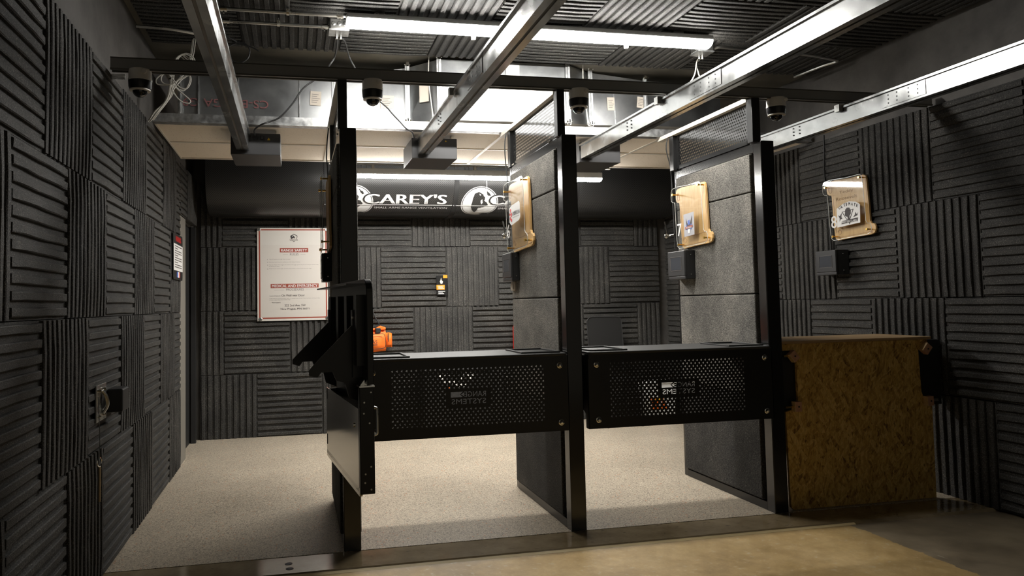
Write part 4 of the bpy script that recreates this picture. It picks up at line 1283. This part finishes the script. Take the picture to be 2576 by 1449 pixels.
# ------------------------------------------------------------------ lane controllers
for xw, yh, z0, w, h, dep, l in ((0.226, 4.72, 1.385, 0.21, 0.172, 0.06, 'black lane controller box seen edge-on beside the poster'),
                                 (1.44, 4.815, 1.379, 0.2, 0.184, 0.062, 'grey lane controller box with screen on the middle divider'),
                                 (2.675, 4.8, 1.375, 0.225, 0.195, 0.085, 'grey lane controller box with screen on the right divider'),
                                 (3.918, 4.82, 1.392, 0.205, 0.18, 0.115, 'dark lane controller box with screen on the right ribbed wall')):
    t = thing('lane_controller', l, 'control panel', (xw, yh - w / 2, z0))
    x0 = xw - dep
    MB().box(x0 + 0.012, xw, yh - w + 0.004, yh - 0.004, z0, z0 + h).build('enclosure', 'matte_black', t, bevel=0.003)
    f = MB().box(x0, x0 + 0.014, yh - w, yh, z0 + 0.022, z0 + h - 0.002).box(x0 + 0.004, x0 + 0.014, yh - w, yh, z0, z0 + 0.02).build('front_cover', 'ctrl', t, bevel=0.003)
    MB().box(x0 - 0.0015, x0 + 0.001, yh - w * 0.8, yh - w * 0.2, z0 + h * 0.33, z0 + h * 0.76).build('screen', 'screen', f)
    b = MB()
    ya, yb, za, zb = yh - w * 0.82, yh - w * 0.18, z0 + h * 0.31, z0 + h * 0.78
    b.box(x0 - 0.002, x0, ya, yb, za - 0.002, za).box(x0 - 0.002, x0, ya, yb, zb, zb + 0.002).box(x0 - 0.002, x0, ya - 0.002, ya, za, zb).box(x0 - 0.002, x0, yb, yb + 0.002, za, zb)
    b.build('screen_rim', 'print_grey', f)
    b = MB()
    for z in (z0 + 0.03, z0 + h - 0.03):
        b.lathe((x0 + dep * 0.6, yh - w + 0.003, z), [(0.004, 0.001), (0.003, -0.002)], 8, 'y')
    b.build('side_screw', 'chrome', t)['kind'] = 'stuff'
sw = MB().box(1.428, 1.4395, 4.7, 4.78, 1.315, 1.375).box(1.418, 1.43, 4.715, 4.765, 1.325, 1.36).build('outlet_box', 'paper')
tag(sw, 'small pale outlet box just under the controller of sign 6', 'outlet')
cable('signal_cable', 'pair of dark cables running down the right wall behind sign 8', [(3.915, 4.815, 2.45), (3.914, 4.82, 2.3), (3.914, 4.825, 2.15), (3.912, 4.8, 1.9), (3.912, 4.792, 1.667), (3.912, 4.786, 1.56)], 0.006, 'black_cable')
for x, l in ((1.40, 'chrome hook on the rear edge of the middle divider'), (2.62, 'chrome hook on the rear edge of the right divider')):
    t = thing('hook', l, 'hook', (x + 0.04, 4.87, 1.7))
    MB().cyl((x + 0.055, 4.845, 1.7), (x + 0.055, 4.9, 1.7), 0.009, n=10).tube([(x + 0.055, 4.895, 1.7), (x + 0.035, 4.905, 1.705), (x + 0.022, 4.905, 1.76), (x + 0.012, 4.905, 1.8)], 0.006, 8, 3).build('arm', 'chrome', t, smooth=True)
    MB().lathe((x + 0.022, 4.905, 1.695), [(0.006, -0.016), (0.014, -0.01), (0.016, 0), (0.014, 0.01), (0.006, 0.016)], 12).build('knob', 'chrome', t, smooth=True)

# ------------------------------------------------------------------ poster
PX0, PZ1, PYF = -0.341, 1.999, 7.335
po = thing('poster', 'large white safety rules poster with red border on the back wall', 'poster', (0, PYF, 1.1))
K = 0.000663          # metres per drawing unit


def PP(x, y, lift=0.0):
    return Vector((PX0 + (x - 25) * K, PYF - lift, PZ1 - (y - 70) * K * 1.027))


def prect(mb, x0, y0, x1, y1, lift):
    return mb.add([PP(x0, y1, lift), PP(x1, y1, lift), PP(x1, y0, lift), PP(x0, y0, lift)], [(0, 1, 2, 3)])


EXP, EZP = (1, 0, 0), (0, 0, 1)
MB().box(PX0, PX0 + 1005 * K, PYF, PYF + 0.004, PZ1 - 0.896, PZ1).build('sheet', 'offwhite', po)
prect(MB(), 78, 310, 990, 1330, 0.0004).build('lower_field', 'band', po, fix=False)
b = MB()
for r in ((62, 88, 1000, 104), (62, 1338, 1000, 1356), (48, 105, 68, 1352), (1000, 88, 1018, 1356)):
    prect(b, *r, 0.001)
b.build('red_border', 'red_print', po, fix=False)
for x, y in ((50, 92), (68, 1362), (1024, 92), (1020, 1362)):
    c = PP(x, y, 0.002)
    w = MB().lathe(c, [(0.018, 0.002), (0.018, -0.002), (0.015, -0.004), (0.006, -0.004)], 16, 'y').build('washer', 'conduit', po)
    MB().lathe(c, [(0.004, -0.003), (0.003, -0.007)], 8, 'y').build('washer_screw', 'matte_black', w)
b = MB()
prect(b, 345, 358, 752, 418, 0.001)
prect(b, 212, 866, 898, 924, 0.001)
b.build('heading_band', 'red_print', po, fix=False)
b = MB()
b.text('RANGE SAFETY', PP(364, 408, 0.002), EXP, EZP, 370 * K, 40 * K, 0.02)
b.text('MEDICAL AND EMERGENCY', PP(232, 914, 0.002), EXP, EZP, 648 * K, 40 * K, 0.02)
b.build('heading_text', 'white', po, fix=False)
b = MB()
b.text('RULES', PP(490, 462, 0.001), EXP, EZP, 122 * K, 34 * K)
b.text('PROCEDURES', PP(432, 963, 0.001), EXP, EZP, 250 * K, 33 * K)
for r in ((385, 446, 460, 448), (640, 446, 712, 448), (265, 952, 398, 954), (715, 945, 850, 947)):
    prect(b, *r, 0.001)
b.text('Treat all firearms as though they are loaded.', PP(190, 524, 0.001), EXP, EZP, 305 * K, 14 * K)
b.text("Never point your firearm at anything you aren't willing to destroy.", PP(190, 563, 0.001), EXP, EZP, 445 * K, 14 * K)
b.text('Keep your finger off the trigger and outside of the trigger guard, until you are on target and have made', PP(190, 604, 0.001), EXP, EZP, 706 * K, 14 * K)
b.text('the decision to shoot.', PP(190, 622, 0.001), EXP, EZP, 150 * K, 13 * K)
b.text("Always be sure of your target, and know what's behind, in front of and around the target.", PP(190, 658, 0.001), EXP, EZP, 610 * K, 14 * K)
b.text('Location of trauma kit:', PP(195, 1040, 0.001), EXP, EZP, 155 * K, 14 * K)
b.text('In the event of a training incident, Call 9-1-1. Remain calm and say: "There has been a training incident', PP(195, 1080, 0.001), EXP, EZP, 720 * K, 14 * K)
b.text('at a gun range, please send medical help."', PP(195, 1098, 0.001), EXP, EZP, 300 * K, 14 * K)
b.build('small_text', 'print_grey', po, fix=False)
b = MB()
for i, y in enumerate((526, 565, 606, 660)):
    b.text('%d.' % (i + 1), PP(166, y, 0.001), EXP, EZP, None, 14 * K, 0.02)
b.text('On Wall near Door', PP(366, 1044, 0.001), EXP, EZP, 330 * K, 30 * K, 0.008)
b.text('We are located at:', PP(228, 1136, 0.001), EXP, EZP, 125 * K, 14 * K, 0.01)
b.text('222 2nd Ave. SW', PP(408, 1186, 0.001), EXP, EZP, 300 * K, 29 * K, 0.01)
b.text('New Prague, MN 56071', PP(352, 1240, 0.001), EXP, EZP, 410 * K, 32 * K, 0.01)
b.text('USCCA', PP(490, 252, 0.0015), EXP, EZP, 115 * K, 22 * K, 0.02)
sh_o = [(547, 152), (575, 168), (598, 180), (595, 205), (585, 230), (578, 232), (588, 204), (590, 186), (572, 176), (547, 163), (522, 176), (505, 186), (507, 208), (514, 226), (508, 230), (497, 200), (497, 180), (520, 170)]
b.add([PP(x, y, 0.001) for x, y in sh_o], [tuple(range(len(sh_o)))])
b.add([PP(x, y, 0.0012) for x, y in ((505, 186), (522, 174), (545, 180), (562, 205), (566, 222), (548, 212), (530, 216), (520, 228), (510, 222))], [tuple(range(9))])
b.add([PP(x, y, 0.001) for x, y in ((530, 254), (540, 266), (547, 268), (556, 264), (566, 254), (556, 257), (547, 260), (538, 257))], [tuple(range(8))])
b.build('bold_text', 'print_black', po, fix=False)
star = [(528 + (10 if k % 2 == 0 else 4) * math.sin(k * math.pi / 4), 190 - (10 if k % 2 == 0 else 4) * math.cos(k * math.pi / 4)) for k in range(8)]
MB().add([PP(x, y, 0.002) for x, y in star], [tuple(range(8))]).build('emblem_star', 'white', po, fix=False)

# ------------------------------------------------------------------ warning sign on the left wall by the door
ws = thing('warning_sign', 'black warning sign with red heading and white text panel by the door', 'sign', (XL + 0.005, 5.95, 1.46))
xf = XL + 0.004
MB().prism([(xf, y, z) for y, z in ((5.735, 1.475), (5.755, 1.457), (6.18, 1.457), (6.2, 1.475), (6.2, 1.79), (6.18, 1.805), (5.755, 1.805), (5.735, 1.79))], (0.005, 0, 0)).build('sign_plate', 'black', ws)
xf += 0.006
MB().quad((xf, 5.755, 1.525), (0, 1, 0), (0, 0, 1), 0.44, 0.2).build('text_panel', 'white', ws, fix=False)
MB().text('WARNING', (xf, 5.84, 1.745), (0, 1, 0), (0, 0, 1), 0.27, 0.042, 0.05).build('heading', 'bright_red', ws, fix=False)
b = MB()
for k in range(10):
    b.quad((xf + 0.001, 5.8, 1.705 - k * 0.0175), (0, 1, 0), (0, 0, 1), 0.34 if k % 3 != 1 else 0.16, 0.007)
b.build('text_line', 'print_grey', ws, fix=False)
MB().quad((xf, 5.9, 1.475), (0, 1, 0), (0, 0, 1), 0.06, 0.043).build('emblem_blue', 'blue_print', ws, fix=False)
MB().quad((xf, 5.96, 1.475), (0, 1, 0), (0, 0, 1), 0.06, 0.043).build('emblem_white', 'white', ws, fix=False)
MB().quad((xf, 6.02, 1.475), (0, 1, 0), (0, 0, 1), 0.04, 0.043).build('emblem_red', 'bright_red', ws, fix=False)

# ------------------------------------------------------------------ hanging card on the back wall
cd = thing('hanging_card', 'small black and orange card hanging on the back wall tiles', 'card', (1.46, 7.33, 1.32))
MB().box(1.406, 1.516, 7.325, 7.337, 1.324, 1.52).build('card_sheet', 'black', cd)
b = MB().quad((1.474, 7.322, 1.493), EXP, EZP, 0.043, 0.032).quad((1.404, 7.322, 1.378), EXP, EZP, 0.085, 0.048)
b.build('orange_label', 'orange_print', cd, fix=False)
b = MB().text('EMERGENCY', (1.416, 7.3205, 1.408), EXP, EZP, 0.06, 0.008, 0.03)
for z, w in ((1.397, 0.05), (1.386, 0.06), (1.358, 0.07), (1.345, 0.045), (1.334, 0.058)):
    b.quad((1.422, 7.3205, z), EXP, EZP, w, 0.005)
b.build('card_print', 'white', cd, fix=False)
MB().add([(1.452, 7.321, 1.5), (1.446, 7.321, 1.472), (1.438, 7.321, 1.462), (1.448, 7.321, 1.435), (1.466, 7.321, 1.44), (1.472, 7.321, 1.462), (1.458, 7.321, 1.472)], [tuple(range(7))]).build('flame_picture', 'paper', cd, fix=False)

# ------------------------------------------------------------------ orange bag
bag = thing('first_aid_bag', 'orange zipped bag hanging by a strap on the back wall', 'bag', (0.75, 7.25, 0.78))


def pillow(mb, x0, x1, y0, y1, z0, z1, sk=0.0):
    nx, nz = 8, 6
    for side in (0, 1):
        vs, fs = [], []
        for j in range(nz + 1):
            for i in range(nx + 1):
                u, v = i / nx, j / nz
                bul = (1 - (2 * u - 1) ** 4) * (1 - (2 * v - 1) ** 4)
                cx = 1 - 0.05 * abs(2 * v - 1) ** 3
                x = (x0 + x1) / 2 + (u - 0.5) * (x1 - x0) * cx
                z = z0 + v * (z1 - z0) * (1 - 0.06 * abs(2 * u - 1) ** 3) + sk * (u - 0.5)
                y = (y0 + y1) / 2 + (1 if side else -1) * (y1 - y0) / 2 * (0.25 + 0.75 * bul)
                vs.append((x, y, z))
        for j in range(nz):
            for i in range(nx):
                k = j * (nx + 1) + i
                fs.append((k, k + 1, k + nx + 2, k + nx + 1))
        mb.add(vs, fs)
    return mb


def closed_pillow(name, m, parent, *a):
    mb = pillow(MB(), *a)
    n = len(mb.v) // 2
    ring = [i for i in range(9)] + [j * 9 + 8 for j in range(1, 7)] + [54 + i for i in range(7, -1, -1)] + [j * 9 for j in range(5, 0, -1)]
    for a_, b_ in zip(ring, ring[1:] + ring[:1]):
        mb.f.append((a_, b_, b_ + n, a_ + n))
    return mb.build(name, m, parent, smooth=True)


closed_pillow('bag_body', 'orange', bag, 0.5, 0.88, 7.16, 7.33, 0.775, 0.985, 0.03)
closed_pillow('front_pocket', 'orange', bag, 0.53, 0.865, 7.115, 7.19, 0.8, 0.955, 0.02)
closed_pillow('side_pocket', 'orange', bag, 0.862, 0.935, 7.17, 7.31, 0.825, 0.965, 0.0)
MB().prism([(0.6, 7.19, 0.985), (0.87, 7.19, 0.995), (0.87, 7.19, 1.018), (0.82, 7.19, 1.035), (0.78, 7.19, 1.012), (0.6, 7.19, 1.005)], (0, 0.08, 0)).build('top_flap', 'orange', bag, bevel=0.006)
MB().box(0.765, 0.815, 7.13, 7.2, 0.965, 1.015).build('grip_wrap', 'matte_black', bag, bevel=0.008)
MB().tube([(0.55, 7.108, 0.945), (0.7, 7.106, 0.953), (0.82, 7.108, 0.962), (0.85, 7.108, 0.94), (0.858, 7.108, 0.88), (0.855, 7.108, 0.84), (0.83, 7.108, 0.822), (0.7, 7.106, 0.812), (0.55, 7.108, 0.806)], 0.0028, 6, 4).build('zipper', 'matte_black', bag)
MB().box(0.885, 0.893, 7.158, 7.166, 0.9, 0.962).box(0.888, 0.893, 7.156, 7.164, 0.88, 0.9).build('zipper', 'matte_black', bag)
MB().tube([(0.83, 7.23, 1.02), (0.8, 7.3, 1.08), (0.77, 7.33, 1.15), (0.74, 7.335, 1.25), (0.7, 7.338, 1.35)], 0.006, 6, 4).build('shoulder_strap', 'matte_black', bag)
MB().text('TAS', (0.70, 7.1, 0.868), EXP, (0.0, 0, 1), 0.075, 0.032, 0.02).quad((0.69, 7.1, 0.852), EXP, EZP, 0.088, 0.008).build('bag_print', 'print_black', bag, fix=False)

# ------------------------------------------------------------------ chair, bin, case, extinguisher by the back wall
ch = thing('chair', 'black chair with rounded back standing against the back wall', 'chair', (3.12, 7.0, 0))


def rrect(x0, x1, z0, z1, r, y, taper=0.0, n=6):
    p = []
    for cx, cz, a0 in ((x1 - r, z1 - r, 0), (x0 + r, z1 - r, 90), (x0 + r, z0 + r, 180), (x1 - r, z0 + r, 270)):
        for k in range(n + 1):
            a = math.radians(a0 + 90 * k / n)
            p.append((cx + r * math.cos(a) + taper * (z1 - (cz + r * math.sin(a))) * (1 if cx > (x0 + x1) / 2 else 1), y, cz + r * math.sin(a)))
    return p


MB().prism(rrect(2.938, 3.318, 0.68, 1.07, 0.055, 7.17, 0.05), (0, 0.02, 0)).build('backrest', 'matte_black', ch, bevel=0.004)
rim = rrect(2.938, 3.318, 0.68, 1.07, 0.055, 7.168, 0.05)
MB().tube(rim + [rim[0]], 0.004, 6, 1).build('back_rim', 'ctrl', ch)
MB().prism([(x, y, 0.43) for x, y in rounded(2.95, 3.35, 6.75, 7.12, 0.05)], (0, 0, 0.04)).build('seat', 'matte_black', ch, bevel=0.008)
for x, y, t_ in ((2.97, 6.78, 0.43), (3.33, 6.78, 0.43), (2.975, 7.15, 0.75), (3.33, 7.15, 0.75)):
    MB().cyl((x, y, 0.002), (x, y + (0.025 if t_ > 0.5 else 0), t_), 0.012, n=10).build('leg', 'black', ch, smooth=True)
MB().cyl((2.97, 7.15, 0.25), (3.33, 7.15, 0.25), 0.009, n=8).build('stretcher', 'black', ch)

bn = thing('waste_bin', 'white bin with orange and yellow print on the floor by the back wall', 'bin', (3.65, 7.2, 0))
MB().prism([(3.56, 7.08, 0.002), (3.85, 7.08, 0.002), (3.875, 7.08, 0.375), (3.535, 7.08, 0.375)], (0, 0.2, 0)).build('bin_body', 'bin_white', bn, bevel=0.01)
b = MB()
for x0, x1, z0, z1 in ((3.56, 3.72, 0.21, 0.232), (3.6, 3.66, 0.15, 0.2), (3.7, 3.74, 0.145, 0.2), (3.57, 3.75, 0.11, 0.135), (3.585, 3.63, 0.14, 0.205)):
    b.quad((x0, 7.078, z0), EXP, EZP, x1 - x0, z1 - z0)
b.build('orange_print', 'orange', bn, fix=False)
MB().quad((3.63, 7.077, 0.2), EXP, EZP, 0.07, 0.022).build('yellow_print', 'yellow', bn, fix=False)
MB().prism([(3.54, 7.07, 0.372), (3.87, 7.07, 0.372), (3.87, 7.07, 0.39), (3.54, 7.07, 0.39)], (0, 0.22, 0)).build('bin_rim', 'bin_white', bn, bevel=0.004)

cs = thing('storage_case', 'black case with white printed marks on the floor by the back wall', 'case', (1.5, 7.15, 0))
MB().box(1.2, 1.86, 6.98, 7.29, 0.002, 0.58).build('case_body', 'matte_black', cs, bevel=0.012)
MB().box(1.19, 1.87, 6.97, 7.3, 0.58, 0.615).build('case_lid', 'matte_black', cs, bevel=0.008)
b = MB()
for x0, z0, w, h in ((1.34, 0.52, 0.05, 0.03), (1.38, 0.48, 0.03, 0.04), (1.43, 0.47, 0.09, 0.028), (1.5, 0.44, 0.11, 0.026), (1.56, 0.51, 0.04, 0.03), (1.62, 0.51, 0.07, 0.045), (1.33, 0.555, 0.12, 0.012), (1.58, 0.555, 0.11, 0.014)):
    b.add([(x0, 6.978, z0), (x0 + w, 6.978, z0 - 0.006), (x0 + w, 6.978, z0 + h), (x0 + 0.006, 6.978, z0 + h + 0.004)], [(0, 1, 2, 3)])
b.build('white_mark', 'bin_white', cs, fix=False)
MB().quad((1.435, 6.978, 0.43), EXP, EZP, 0.014, 0.014).build('orange_mark', 'orange', cs, fix=False)

ex = thing('fire_extinguisher', 'red extinguisher on the back wall mostly hidden behind the middle divider', 'fire extinguisher', (2.235, 7.28, 0.72))
MB().lathe((2.235, 7.27, 0.72), [(0.05, 0), (0.058, 0.01), (0.058, 0.26), (0.045, 0.3), (0.02, 0.33)], 20).build('cylinder', 'red', ex, smooth=True)
MB().cyl((2.235, 7.27, 1.04), (2.235, 7.27, 1.09), 0.014).box(2.185, 2.265, 7.26, 7.28, 1.085, 1.097).box(2.205, 2.275, 7.26, 7.28, 1.11, 1.12).build('valve', 'matte_black', ex)
MB().tube([(2.235, 7.25, 1.06), (2.285, 7.23, 1.04), (2.303, 7.22, 0.95), (2.297, 7.22, 0.82)], 0.008, 8, 4).build('hose', 'matte_black', ex, smooth=True)
MB().box(2.205, 2.265, 7.325, 7.345, 0.8, 1.0).build('wall_bracket', 'matte_black', ex)

# ------------------------------------------------------------------ plate with black block and hanging rod on the left wall
ro = thing('rod_holder', 'metal plate with black block and hanging rod low on the left wall', 'holder', (XL, 3.7, 0.8))
MB().box(XL, XL + 0.006, 3.6, 3.775, 0.735, 0.9).build('mount_plate', 'conduit', ro, bevel=0.001)
b = MB()
for y in (3.63, 3.72):
    for z in (0.76, 0.875):
        b.lathe((XL + 0.006, y, z), [(0.008, -0.001), (0.008, 0.006), (0.005, 0.012)], 8, 'x')
b.build('plate_bolt', 'chrome', ro)
MB().tube([(XL + 0.008, 3.69, 0.87), (XL + 0.024, 3.7, 0.84), (XL + 0.026, 3.71, 0.8), (XL + 0.008, 3.7, 0.765)], 0.008, 8, 4).build('latch_arm', 'conduit', ro)
MB().box(XL + 0.004, XL + 0.075, 3.79, 3.93, 0.755, 0.865).build('block', 'matte_black', ro, bevel=0.008)
MB().tube([(XL + 0.012, 3.6, 0.85), (XL + 0.02, 3.595, 0.7), (XL + 0.02, 3.595, 0.585)], 0.0018, 5, 3).build('cord', 'conduit', ro)
ring = [(XL + 0.02 + 0.004 * math.cos(a * math.pi / 6), 3.595 + 0.02 * math.cos(a * math.pi / 6), 0.563 + 0.02 * math.sin(a * math.pi / 6)) for a in range(13)]
MB().tube(ring, 0.0028, 6, 1).build('split_ring', 'chrome', ro)
MB().cyl((XL + 0.02, 3.595, 0.543), (XL + 0.02, 3.595, 0.39), 0.0065, n=10).build('rod', 'rod_metal', ro, smooth=True)

bpy.context.view_layer.update()
